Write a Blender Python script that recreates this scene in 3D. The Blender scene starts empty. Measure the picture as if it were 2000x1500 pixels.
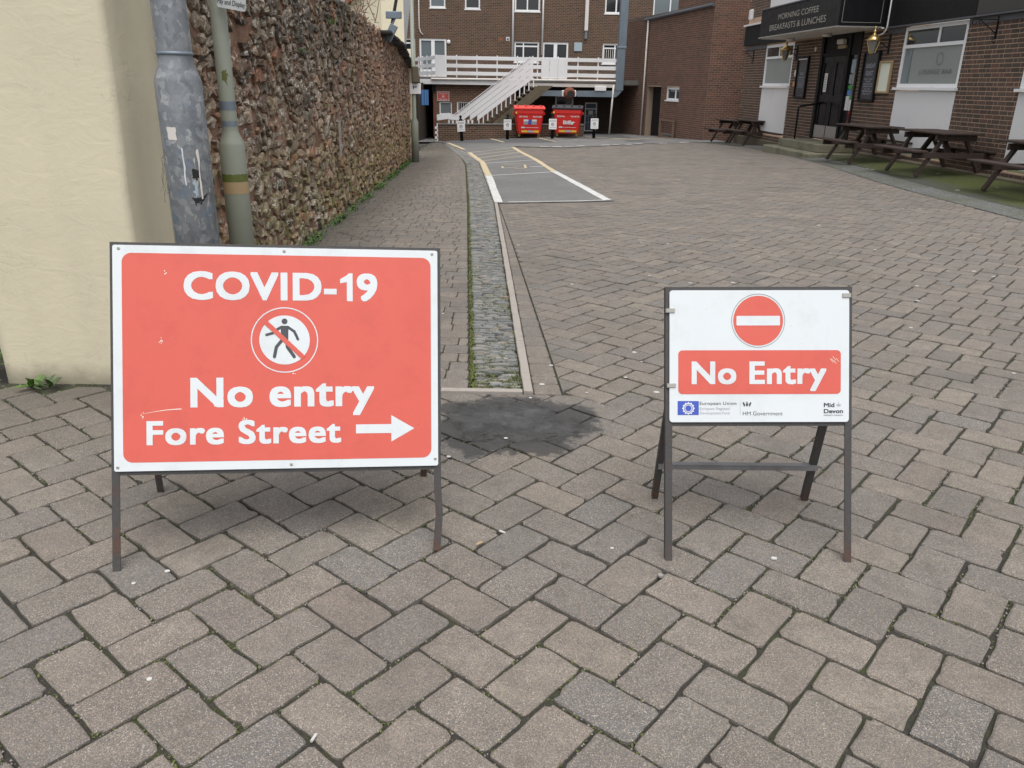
import bpy, math, random
import numpy as np
from mathutils import Matrix, Vector

S = bpy.context.scene
COL = S.collection
R_ = math.radians

# ------------------------------------------------------------------ camera
cam_d = bpy.data.cameras.new('camera')
cam = bpy.data.objects.new('camera', cam_d)
COL.objects.link(cam)
cam_d.sensor_width = 36.0
cam_d.lens = 27.99
cam_d.clip_start = 0.05
cam_d.clip_end = 600
_p, _r = R_(20.7), R_(1.0)
fwd = Vector((0, math.cos(_p), -math.sin(_p)))
up0 = Vector((0, math.sin(_p), math.cos(_p)))
rt0 = Vector((1, 0, 0))
rt = rt0 * math.cos(_r) + up0 * math.sin(_r)
up = up0 * math.cos(_r) - rt0 * math.sin(_r)
cam.matrix_world = Matrix(((rt.x, up.x, -fwd.x, 0), (rt.y, up.y, -fwd.y, 0), (rt.z, up.z, -fwd.z, 1.5), (0, 0, 0, 1)))
S.camera = cam

# ------------------------------------------------------------------ sky, sun, exposure
W = bpy.data.worlds.new('World')
S.world = W
W.use_nodes = True
wn = W.node_tree
for n in list(wn.nodes):
    wn.nodes.remove(n)
sky = wn.nodes.new('ShaderNodeTexSky')
sky.sky_type = 'NISHITA'
sky.sun_disc = False
sky.sun_elevation = R_(68)
sky.sun_rotation = R_(172)
sky.air_density = 1.0
sky.dust_density = 4.0
sky.ozone_density = 1.0
hsv = wn.nodes.new('ShaderNodeHueSaturation')
hsv.inputs['Saturation'].default_value = 0.22
bg = wn.nodes.new('ShaderNodeBackground')
bg.inputs['Strength'].default_value = 0.15
wo = wn.nodes.new('ShaderNodeOutputWorld')
wn.links.new(sky.outputs[0], hsv.inputs['Color'])
wn.links.new(hsv.outputs[0], bg.inputs['Color'])
wn.links.new(bg.outputs[0], wo.inputs['Surface'])
sun_d = bpy.data.lights.new('sun', 'SUN')
sun_d.energy = 1.15
sun_d.angle = R_(55)
sun_d.color = (1.0, 0.975, 0.94)
sun = bpy.data.objects.new('sun', sun_d)
COL.objects.link(sun)
_az = R_(172)
_d = Vector((math.sin(_az) * math.cos(R_(68)), math.cos(_az) * math.cos(R_(68)), math.sin(R_(68))))
sun.rotation_euler = _d.to_track_quat('Z', 'Y').to_euler()
S.view_settings.view_transform = 'Standard'
S.view_settings.look = 'None'
S.view_settings.gamma = 1.0
S.view_settings.use_curve_mapping = False
S.view_settings.exposure = 0.42
S.render.engine = 'CYCLES'
S.cycles.max_bounces = 6
S.cycles.diffuse_bounces = 3
S.cycles.transparent_max_bounces = 8

rnd = random.Random(7)
rng = np.random.default_rng(11)

# ------------------------------------------------------------------ terrain height
GX = [-4, 1, 5, 9]
GY = [0, 3, 8, 12, 16, 20, 25, 30, 36, 42]
GZ = [[0, 0, -.05, -.13, -.2, -.28, -.42, -.62, -.9, -1.05], [0, 0, -.06, -.14, -.2, -.28, -.38, -.5, -.66, -.75],
      [0, 0, -.02, -.03, -.05, -.12, -.25, -.4, -.58, -.72], [0, 0, .06, .12, .15, .07, -.1, -.3, -.45, -.6]]


def _slope(xs, ys, k):
    a, b = max(k - 1, 0), min(k + 1, len(xs) - 1)
    return (ys[b] - ys[a]) / (xs[b] - xs[a])


def _cr(xs, ys, t):
    t = min(max(t, xs[0]), xs[-1] - 1e-6)
    i = 0
    while t >= xs[i + 1]:
        i += 1
    hh = xs[i + 1] - xs[i]
    u = (t - xs[i]) / hh
    a, b = ys[i], ys[i + 1]
    m0, m1 = _slope(xs, ys, i) * hh, _slope(xs, ys, i + 1) * hh
    return (2 * u**3 - 3 * u * u + 1) * a + (u**3 - 2 * u * u + u) * m0 + (-2 * u**3 + 3 * u * u) * b + (u**3 - u * u) * m1


_tab = [[_cr(GY, g, y * 0.1) for y in range(0, 421)] for g in GZ]


def gh(x, y):
    if y <= 2.0:
        return 0.0
    k = min(y * 10, 419.999)
    i0 = int(k)
    f = k - i0
    c = [t[i0] * (1 - f) + t[i0 + 1] * f for t in _tab]
    x = min(max(x, -4), 8.999)
    i = 0
    while x >= GX[i + 1]:
        i += 1
    u = (x - GX[i]) / (GX[i + 1] - GX[i])
    u = u * u * (3 - 2 * u) * .5 + u * .5
    return c[i] * (1 - u) + c[i + 1] * u


# ------------------------------------------------------------------ material helpers
class NT:
    def __init__(s, name):
        s.m = bpy.data.materials.new(name)
        s.m.use_nodes = True
        s.t = s.m.node_tree
        s.b = s.t.nodes['Principled BSDF']
        s.out = s.t.nodes['Material Output']

    def n(s, typ, **kw):
        nd = s.t.nodes.new(typ)
        for k, v in kw.items():
            if k == 'ins':
                for kk, vv in v.items():
                    s.set(nd, kk, vv)
            else:
                setattr(nd, k, v)
        return nd

    def set(s, nd, key, val):
        i = nd.inputs[key]
        if isinstance(val, bpy.types.NodeSocket):
            s.t.links.new(val, i)
        else:
            i.default_value = val

    def pos(s):
        return s.n('ShaderNodeNewGeometry').outputs['Position']

    def obj(s):
        return s.n('ShaderNodeTexCoord').outputs['Object']

    def sep(s, v):
        return s.n('ShaderNodeSeparateXYZ', ins={0: v}).outputs

    def comb(s, x, y, z=0.0):
        return s.n('ShaderNodeCombineXYZ', ins={0: x, 1: y, 2: z}).outputs[0]

    def scale(s, v, xyz):
        return s.n('ShaderNodeMapping', ins={'Vector': v, 'Scale': xyz}).outputs[0]

    def noise(s, v, sc, det=3.0, rough=0.55, dist=0.0):
        return s.n('ShaderNodeTexNoise', ins={'Vector': v, 'Scale': sc, 'Detail': det, 'Roughness': rough, 'Distortion': dist}).outputs[0]

    def voro(s, v, sc, out='Distance', rand=1.0, feature='F1'):
        nd = s.n('ShaderNodeTexVoronoi', feature=feature, ins={'Vector': v, 'Scale': sc, 'Randomness': rand})
        return nd.outputs[out]

    def ramp(s, f, stops):
        nd = s.n('ShaderNodeValToRGB', ins={0: f})
        cr = nd.color_ramp
        while len(cr.elements) < len(stops):
            cr.elements.new(0.5)
        for e, (p, c) in zip(cr.elements, stops):
            e.position = p
            e.color = c if len(c) == 4 else (*c, 1)
        return nd.outputs[0]

    def step(s, f, a, b):
        return s.n('ShaderNodeMapRange', clamp=True, ins={0: f, 1: a, 2: b, 3: 0.0, 4: 1.0}).outputs[0]

    def mr(s, f, a, b, c, d):
        return s.n('ShaderNodeMapRange', clamp=True, ins={0: f, 1: a, 2: b, 3: c, 4: d}).outputs[0]

    def math(s, op, a, b=0.0, clamp=False):
        return s.n('ShaderNodeMath', operation=op, use_clamp=clamp, ins={0: a, 1: b}).outputs[0]

    def mix(s, f, a, b, blend='MIX'):
        nd = s.n('ShaderNodeMix', data_type='RGBA', blend_type=blend)
        s.set(nd, 0, f)
        for k, v in ((6, a), (7, b)):
            if isinstance(v, tuple) and len(v) == 3:
                v = (*v, 1)
            s.set(nd, k, v)
        return nd.outputs[2]

    def white(s, v):
        return s.n('ShaderNodeTexWhiteNoise', noise_dimensions='3D', ins={0: v}).outputs[0]

    def rand(s, attr):
        if attr:
            return s.n('ShaderNodeAttribute', attribute_name='rnd').outputs['Fac']
        return s.n('ShaderNodeObjectInfo').outputs['Random']

    def bump(s, h, strength, dist):
        o = s.n('ShaderNodeBump', ins={'Strength': strength, 'Distance': dist, 'Height': h}).outputs[0]
        s.t.links.new(o, s.b.inputs['Normal'])
        return o

    def base(s, col=None, rough=None, metal=None, spec=None):
        for k, v in (('Base Color', col), ('Roughness', rough), ('Metallic', metal), ('Specular IOR Level', spec)):
            if v is not None:
                if isinstance(v, tuple) and len(v) == 3:
                    v = (*v, 1)
                s.set(s.b, k, v)
        return s.m


_mc = {}


def plain(name, col, rough=0.6, metal=0.0, grain=0.12, gscale=30, bump=0.0, spec=0.5, dirt=0.0, dcol=(0.05, 0.045, 0.035)):
    if name in _mc:
        return _mc[name]
    t = NT(name)
    p = t.pos()
    f = t.noise(p, gscale, 5, 0.6)
    lo = tuple(c * (1 - grain) for c in col)
    hi = tuple(min(1, c * (1 + grain)) for c in col)
    c = t.mix(f, lo, hi)
    if dirt:
        g = t.noise(p, gscale * 0.23, 6, 0.7)
        m = t.math('MULTIPLY', t.step(g, 0.5, 0.72), dirt)
        c = t.mix(m, c, dcol)
    r = t.mr(f, 0.3, 0.7, max(0, rough - 0.08), min(1, rough + 0.08))
    t.base(c, r, metal, spec)
    if bump:
        t.bump(f, 0.5, bump)
    _mc[name] = t.m
    return t.m


def m_paver(attr):
    t = NT('paver_concrete' + ('_field' if attr else ''))
    p = t.pos()
    r = t.rand(attr)
    tint = t.ramp(r, [(0.0, (.150, .145, .140)), (0.22, (.240, .208, .180)), (0.42, (.185, .174, .162)), (0.62, (.262, .228, .192)), (0.80, (.165, .162, .160)), (1.0, (.210, .178, .156))])
    big = t.noise(p, 3.0, 4, 0.6)
    c = t.mix(t.mr(big, 0.3, 0.7, 0.0, 1.0), tint, t.mix(1.0, tint, (.80, .79, .78), 'MULTIPLY'))
    blot = t.noise(p, 14.0, 5, 0.65)
    c = t.mix(t.mr(blot, 0.36, 0.66, 0.0, 0.55), c, (.100, .094, .086))
    # exposed aggregate: pale, tan and dark grains
    v = t.n('ShaderNodeTexVoronoi', ins={'Vector': p, 'Scale': 420.0})
    gr = t.white(v.outputs['Position']) if False else t.n('ShaderNodeSeparateColor', ins={0: v.outputs['Color']}).outputs
    c = t.mix(t.math('MULTIPLY', t.step(gr[0], 0.60, 0.80), 0.45), c, (.40, .32, .23))
    c = t.mix(t.math('MULTIPLY', t.step(gr[1], 0.55, 0.85), 0.62), c, (.085, .080, .076))
    c = t.mix(t.math('MULTIPLY', t.step(gr[2], 0.88, 0.98), t.mr(t.math('FRACT', t.math('MULTIPLY', r, 7.31)), 0, 1, .2, .55)), c, (.56, .52, .47))
    v2 = t.n('ShaderNodeTexVoronoi', ins={'Vector': p, 'Scale': 170.0})
    g2 = t.n('ShaderNodeSeparateColor', ins={0: v2.outputs['Color']}).outputs
    near = t.math('LESS_THAN', v2.outputs['Distance'], 0.3)
    c = t.mix(t.math('MULTIPLY', t.math('MULTIPLY', t.step(g2[1], 0.93, 0.95), near), 0.55), c, (.52, .49, .44))
    st_ = t.noise(p, 1.1, 6, 0.68, 0.6)
    c = t.mix(t.mr(st_, 0.50, 0.72, 0.0, 0.45), c, (.095, .088, .080))
    st2 = t.noise(p, 5.5, 6, 0.72, 0.4)
    c = t.mix(t.mr(st2, 0.58, 0.72, 0.0, 0.5), c, (.10, .082, .070))
    # worn, dirtier edge band and grime near the cream wall
    x, y, z = t.sep(p)[:3]
    gw = t.math('MULTIPLY', t.step(y, 2.9, 3.8), t.step(x, -1.3, -1.9))
    c = t.mix(t.math('MULTIPLY', gw, 0.45), c, (.055, .050, .036))
    # wet stain round the end of the slate channel
    dx = t.math('DIVIDE', t.math('SUBTRACT', x, 0.00), 0.44)
    dy = t.math('DIVIDE', t.math('SUBTRACT', y, 3.45), 0.38)
    d = t.math('SQRT', t.math('ADD', t.math('MULTIPLY', dx, dx), t.math('MULTIPLY', dy, dy)))
    nn = t.noise(p, 3.5, 5, 0.6)
    d = t.math('ADD', d, t.math('MULTIPLY', t.math('SUBTRACT', nn, 0.5), 1.3))
    d = t.math('ADD', d, t.math('MULTIPLY', t.math('SUBTRACT', t.noise(p, 24, 6, .75), 0.5), 0.8))
    front = t.step(y, 3.88, 3.84)
    wet = t.math('MULTIPLY', t.step(d, 1.0, 0.86), front)
    c = t.mix(t.math('MULTIPLY', wet, 0.86), c, (.034, .033, .032))
    ro = t.mr(wet, 0, 1, 0.9, 0.40)
    t.base(c, ro, 0.0, 0.35)
    f = t.noise(p, 190.0, 4, 0.7)
    f2 = t.noise(p, 22.0, 4, 0.6)
    hgt = t.math('ADD', t.math('MULTIPLY', f, 0.5), f2)
    t.bump(hgt, 0.75, 0.004)
    return t.m


def m_joint():
    t = NT('joint_soil')
    p = t.pos()
    f = t.noise(p, 60, 5, 0.7)
    c = t.mix(f, (.016, .015, .012), (.062, .056, .046))
    g = t.noise(p, 1.7, 4, 0.6)
    g2 = t.noise(p, 30, 4, 0.6)
    m = t.math('MULTIPLY', t.step(g, 0.46, 0.60), t.step(g2, 0.42, 0.62))
    c = t.mix(t.math('MULTIPLY', m, 0.85), c, (.045, .062, .014))
    v = t.voro(p, 150)
    c = t.mix(t.math('MULTIPLY', t.math('LESS_THAN', v, 0.18), 0.5), c, (.18, .17, .15))
    t.base(c, 0.95)
    t.bump(f, 0.9, 0.01)
    return t.m


def m_asphalt():
    t = NT('asphalt')
    p = t.pos()
    big = t.noise(p, 0.8, 4, 0.6)
    c = t.mix(t.step(big, 0.3, 0.7), (.145, .143, .140), (.210, .206, .198))
    v = t.n('ShaderNodeTexVoronoi', ins={'Vector': p, 'Scale': 90.0})
    g = t.n('ShaderNodeSeparateColor', ins={0: v.outputs['Color']}).outputs
    c = t.mix(t.math('MULTIPLY', t.step(g[0], 0.55, 0.9), 0.5), c, (.24, .235, .225))
    c = t.mix(t.math('MULTIPLY', t.step(g[1], 0.6, 0.8), 0.5), c, (.04, .04, .04))
    # patches of older, darker repair
    x, y, z = t.sep(p)[:3]
    patch = t.math('MULTIPLY', t.step(y, 29.6, 29.9), t.step(x, 5.0, 4.6))
    pn = t.noise(t.scale(p, (0.35, 0.12, 1)), 1.0, 2, 0.4)
    c = t.mix(t.math('MULTIPLY', t.math('MULTIPLY', patch, t.step(pn, 0.40, 0.46)), 0.75), c, (.062, .063, .066))
    t.base(c, 0.93)
    t.bump(t.noise(p, 120, 4, 0.7), 0.8, 0.008)
    return t.m


def m_forecourt():
    t = NT('forecourt_asphalt_with_moss')
    p = t.pos()
    x, y, z = t.sep(p)[:3]
    f = t.noise(p, 6, 6, 0.65)
    c = t.mix(f, (.050, .051, .050), (.085, .083, .078))
    g = t.noise(t.scale(p, (1.0, 0.45, 1)), 0.9, 5, 0.7)
    xx = t.math('ADD', x, t.math('MULTIPLY', t.math('SUBTRACT', t.noise(p, 1.1, 4, .6), 0.5), 1.4))
    band = t.step(xx, 6.60, 7.2)
    near = t.step(y, 21.5, 17.5)
    m = t.math('MULTIPLY', t.math('MULTIPLY', t.step(g, 0.22, 0.44), band), near)
    mc = t.mix(t.noise(p, 9, 5, 0.7), (.030, .044, .005), (.090, .104, .012))
    c = t.mix(t.math('MULTIPLY', m, 0.9), c, mc)
    v = t.n('ShaderNodeTexVoronoi', ins={'Vector': p, 'Scale': 4.2})
    vg = t.n('ShaderNodeSeparateColor', ins={0: v.outputs['Color']}).outputs
    sp = t.math('MULTIPLY', t.math('LESS_THAN', v.outputs['Distance'], 0.16), t.step(vg[0], 0.86, 0.88))
    c = t.mix(t.math('MULTIPLY', sp, 0.7), c, (.5, .5, .48))
    t.base(c, 0.95)
    t.bump(t.noise(p, 90, 4, 0.7), 0.8, 0.01)
    return t.m


def m_chippings():
    t = NT('grey_chippings')
    p = t.pos()
    v = t.n('ShaderNodeTexVoronoi', ins={'Vector': p, 'Scale': 70.0})
    g = t.n('ShaderNodeSeparateColor', ins={0: v.outputs['Color']}).outputs
    c = t.ramp(g[0], [(0, (.065, .066, .066)), (0.5, (.130, .130, .130)), (1, (.22, .22, .215))])
    n = t.noise(p, 1.3, 5, 0.7)
    c = t.mix(t.math('MULTIPLY', t.step(n, 0.38, 0.62), 0.6), c, (.085, .100, .045))
    t.base(c, 0.95)
    t.bump(v.outputs['Distance'], 0.8, 0.01)
    return t.m


def m_slate(attr):
    t = NT('channel_slate' + ('_field' if attr else ''))
    p = t.pos()
    r = t.rand(attr)
    c = t.ramp(r, [(0, (.155, .160, .162)), (0.35, (.270, .272, .266)), (0.6, (.200, .204, .196)), (0.85, (.330, .322, .300)), (1, (.340, .270, .205))])
    f = t.noise(t.scale(p, (30, 160, 60)), 1.0, 4, 0.7)
    c = t.mix(t.mr(f, 0.35, 0.7, 0, 0.5), c, (.10, .10, .095))
    g = t.noise(p, 5, 4, 0.6)
    c = t.mix(t.math('MULTIPLY', t.step(g, 0.58, 0.75), 0.35), c, (.05, .06, .02))
    t.base(c, 0.7)
    t.bump(f, 0.7, 0.004)
    return t.m


def m_stone(attr):
    t = NT('rubble_stone' + ('_field' if attr else ''))
    p = t.pos()
    r = t.rand(attr)
    x, y, z = t.sep(p)[:3]
    c = t.ramp(r, [(0, (.190, .135, .095)), (0.15, (.360, .260, .170)), (0.30, (.120, .098, .082)), (0.45, (.430, .340, .240)),
                   (0.60, (.370, .170, .100)), (0.74, (.290, .245, .195)), (0.87, (.170, .105, .075)), (1, (.480, .400, .310))])
    # redder sandstone towards the far end
    zone = t.math('ADD', t.math('MULTIPLY', t.step(y, 11.5, 15.0), 0.75), t.math('MULTIPLY', t.math('SUBTRACT', t.noise(p, 0.6, 3, .6), 0.5), 1.2), True)
    red = t.ramp(r, [(0, (.370, .185, .120)), (0.35, (.470, .265, .185)), (0.7, (.260, .155, .120)), (1, (.420, .310, .230))])
    c = t.mix(t.math('MULTIPLY', zone, 0.8), c, red)
    # black weathering crust running down from the coping
    st = t.noise(t.scale(p, (1, 2.2, 0.5)), 1.0, 5, 0.65)
    crust = t.math('MULTIPLY', t.step(st, 0.40, 0.56), t.step(z, 0.9, 1.9))
    crust = t.math('MULTIPLY', t.math('MULTIPLY', crust, t.step(y, 14.5, 12.0)), t.step(y, 5.0, 6.4))
    c = t.mix(t.math('MULTIPLY', crust, 0.82), c, (.034, .031, .029))
    f = t.noise(p, 26, 6, 0.7)
    c = t.mix(t.mr(f, 0.35, 0.7, 0.0, 0.65), c, t.mix(1.0, c, (.38, .34, .32), 'MULTIPLY'))
    # pale lichen and lime spots
    l1 = t.noise(p, 17, 6, 0.75)
    l2 = t.noise(p, 2.2, 3, 0.6)
    lm = t.math('MULTIPLY', t.step(l1, 0.55, 0.60), t.mr(l2, 0.35, 0.6, 0.35, 1.0))
    c = t.mix(t.math('MULTIPLY', lm, 0.85), c, (.62, .58, .52))
    gm = t.noise(p, 5, 5, 0.65)
    moss = t.math('MULTIPLY', t.step(gm, 0.40, 0.60), t.math('ADD', t.step(z, 1.1, 0.15), 0.16, True))
    c = t.mix(t.math('MULTIPLY', moss, 0.75), c, (.19, .175, .045))
    pale = t.math('MULTIPLY', t.step(t.noise(p, 1.5, 4, .6), .46, .62), t.step(y, 12.0, 9.0))
    c = t.mix(t.math('MULTIPLY', t.math('MULTIPLY', pale, t.step(t.noise(p, 34, 5, .75), .50, .56)), .7), c, (.60, .55, .48))
    t.base(c, 0.92)
    hb = t.math('ADD', t.noise(p, 12, 6, 0.75), t.math('MULTIPLY', t.noise(t.scale(p, (1, 1, 2.5)), 45, 4, 0.7), 0.4))
    t.bump(hb, 1.0, 0.014)
    return t.m


def m_mortar_earth():
    t = NT('earth_mortar')
    p = t.pos()
    f = t.noise(p, 22, 6, 0.7)
    c = t.mix(f, (.20, .105, .068), (.52, .300, .205))
    g = t.noise(p, 2.5, 4, 0.6)
    c = t.mix(t.math('MULTIPLY', t.step(g, 0.5, 0.66), .7), c, (.10, .08, .06))
    t.base(c, 0.96)
    t.bump(f, 1.0, 0.05)
    return t.m


def m_brick(attr, ramp=None, name='fired_brick'):
    t = NT(name + ('_field' if attr else ''))
    p = t.pos()
    r = t.rand(attr)
    c = t.ramp(r, ramp)
    f = t.noise(p, 40, 5, 0.7)
    c = t.mix(t.mr(f, 0.35, 0.7, 0, 0.5), c, t.mix(1.0, c, (.55, .5, .5), 'MULTIPLY'))
    g = t.noise(t.scale(p, (1, 1, 0.35)), 0.7, 5, 0.65)
    c = t.mix(t.math('MULTIPLY', t.step(g, 0.52, 0.72), 0.35), c, (.035, .030, .026))
    t.base(c, 0.85)
    t.bump(f, 0.6, 0.006)
    return t.m


RP_PUB = [(0, (.062, .048, .038)), (.25, (.112, .074, .056)), (.5, (.080, .064, .050)), (.75, (.150, .082, .060)), (1, (.112, .086, .066))]
RP_SIDE = [(0, (.105, .062, .046)), (.3, (.175, .088, .064)), (.55, (.120, .074, .054)), (.8, (.210, .098, .068)), (1, (.088, .058, .045))]
RP_FAR = [(0, (.058, .040, .030)), (.3, (.115, .066, .046)), (.55, (.085, .060, .044)), (.8, (.145, .075, .052)), (1, (.080, .058, .044))]


def m_render(name, col, streak=0.15):
    t = NT(name)
    p = t.pos()
    f = t.noise(p, 3, 5, 0.6)
    c = t.mix(f, tuple(a * .93 for a in col), tuple(min(1, a * 1.05) for a in col))
    s = t.noise(t.scale(p, (1, 1, 0.12)), 4, 4, 0.6)
    c = t.mix(t.math('MULTIPLY', t.step(s, 0.5, 0.75), streak), c, tuple(a * .55 for a in col))
    x, y, z = t.sep(p)[:3]
    lowd = t.math('MULTIPLY', t.step(t.math('ADD', z, t.math('MULTIPLY', t.noise(p, 9, 4, .6), -0.12)), 0.05, -0.06), 0.55)
    c = t.mix(lowd, c, (.10, .09, .06))
    ck = t.noise(t.scale(p, (1, 1, .7)), 2.2, 8, 0.62, 1.4)
    crk = t.math('MULTIPLY', t.math('LESS_THAN', t.math('ABSOLUTE', t.math('SUBTRACT', ck, 0.5)), 0.0016), t.step(t.noise(p, 1.6, 2, .5), .5, .6))
    c = t.mix(t.math('MULTIPLY', crk, 0.5), c, (.25, .22, .15))
    sp = t.noise(p, 70, 3, 0.7)
    c = t.mix(t.math('MULTIPLY', t.step(sp, 0.70, 0.73), 0.5), c, (.16, .14, .10))
    t.base(c, 0.8)
    h1 = t.math('ADD', t.noise(t.scale(p, (1, 1, 1.6)), 7, 5, 0.62, 0.8), t.math('MULTIPLY', t.noise(p, 60, 3, 0.6), 0.12))
    t.bump(h1, 0.5, 0.006)
    return t.m


def m_galv():
    t = NT('weathered_galvanised_steel')
    p = t.pos()
    v = t.n('ShaderNodeTexVoronoi', ins={'Vector': t.n('ShaderNodeVectorMath', operation='ADD', ins={0: t.scale(p, (1, 1, .8)), 1: t.scale(t.n('ShaderNodeTexNoise', ins={'Vector': p, 'Scale': 18.0}).outputs[1], (.06, .06, .06))}).outputs[0], 'Scale': 38.0})
    g = t.n('ShaderNodeSeparateColor', ins={0: v.outputs['Color']}).outputs
    c = t.ramp(g[0], [(0, (.190, .205, .222)), (.45, (.255, .268, .280)), (.7, (.155, .170, .188)), (1, (.360, .372, .378))])
    n = t.noise(p, 9, 6, 0.7)
    c = t.mix(t.math('MULTIPLY', t.step(n, 0.5, 0.66), 0.6), c, (.125, .14, .16))
    x, y, z = t.sep(p)[:3]
    low = t.math('MULTIPLY', t.step(z, 1.45, 1.25), 1.0)
    b = t.noise(t.scale(p, (1, 1, 0.8)), 13, 5, 0.7)
    c = t.mix(t.math('MULTIPLY', t.math('MULTIPLY', t.step(b, 0.54, 0.60), low), 0.5), c, (.16, .24, .33))
    w = t.noise(t.scale(p, (1, 1, .30)), 30, 4, 0.7)
    c = t.mix(t.math('MULTIPLY', t.math('MULTIPLY', t.step(w, 0.60, 0.64), t.math('MULTIPLY', t.step(z, 1.25, 1.15), t.step(z, .78, .9))), 0.85), c, (.58, .58, .55))
    t.base(c, 0.62, 0.25)
    t.bump(n, 0.5, 0.004)
    return t.m


def m_steel_frame():
    t = NT('rusty_dark_steel')
    p = t.pos()
    n = t.noise(p, 14, 6, 0.7)
    x, y, z = t.sep(p)[:3]
    low = t.math('MULTIPLY', t.step(z, 0.30, 0.02), 0.16)
    m = t.step(t.math('ADD', n, low), 0.60, 0.76)
    f = t.noise(p, 90, 4, 0.7)
    c0 = t.mix(f, (.030, .029, .030), (.082, .077, .075))
    c1 = t.mix(f, (.050, .024, .016), (.140, .062, .034))
    c = t.mix(t.math('MULTIPLY', m, 0.85), c0, c1)
    t.base(c, 0.62, 0.15)
    t.bump(f, 0.6, 0.002)
    return t.m


def m_wood():
    t = NT('dark_stained_timber')
    p = t.obj()
    f = t.noise(t.scale(p, (1.5, 14, 14)), 4, 5, 0.7)
    c = t.mix(f, (.018, .011, .008), (.075, .048, .038))
    t.base(c, 0.75)
    t.bump(f, 0.6, 0.004)
    return t.m


def m_glass(name, col, rough=0.05):
    t = NT(name)
    p = t.pos()
    f = t.noise(t.scale(p, (1, 1, .4)), 0.9, 3, 0.5)
    c = t.mix(f, tuple(a * .75 for a in col), tuple(min(1, a * 1.2) for a in col))
    t.base(c, rough, 0.0, 0.8)
    return t.m


def m_retro(name, col, dcol, rough=0.35):
    t = NT(name)
    p = t.pos()
    f = t.noise(p, 5, 5, 0.6)
    c = t.mix(f, tuple(a * .96 for a in col), tuple(min(1, a * 1.04) for a in col))
    g = t.noise(p, 9, 6, 0.7)
    c = t.mix(t.math('MULTIPLY', t.step(g, 0.50, 0.75), 0.42), c, dcol)
    dr_ = t.noise(t.scale(p, (1, 1, .10)), 22, 4, .6)
    c = t.mix(t.math('MULTIPLY', t.step(dr_, 0.60, 0.75), 0.22), c, dcol)
    sp = t.noise(p, 120, 2, 0.5)
    c = t.mix(t.math('MULTIPLY', t.step(sp, 0.76, 0.78), 0.5), c, tuple(a * .4 for a in dcol))
    t.base(c, rough, 0.0, 0.5)
    return t.m


def m_leaf(name, a, b):
    t = NT(name)
    p = t.pos()
    c = t.mix(t.noise(p, 25, 3, .6), a, b)
    t.base(c, 0.6)
    t.set(t.b, 'Subsurface Weight', 0.0)
    return t.m


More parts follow.
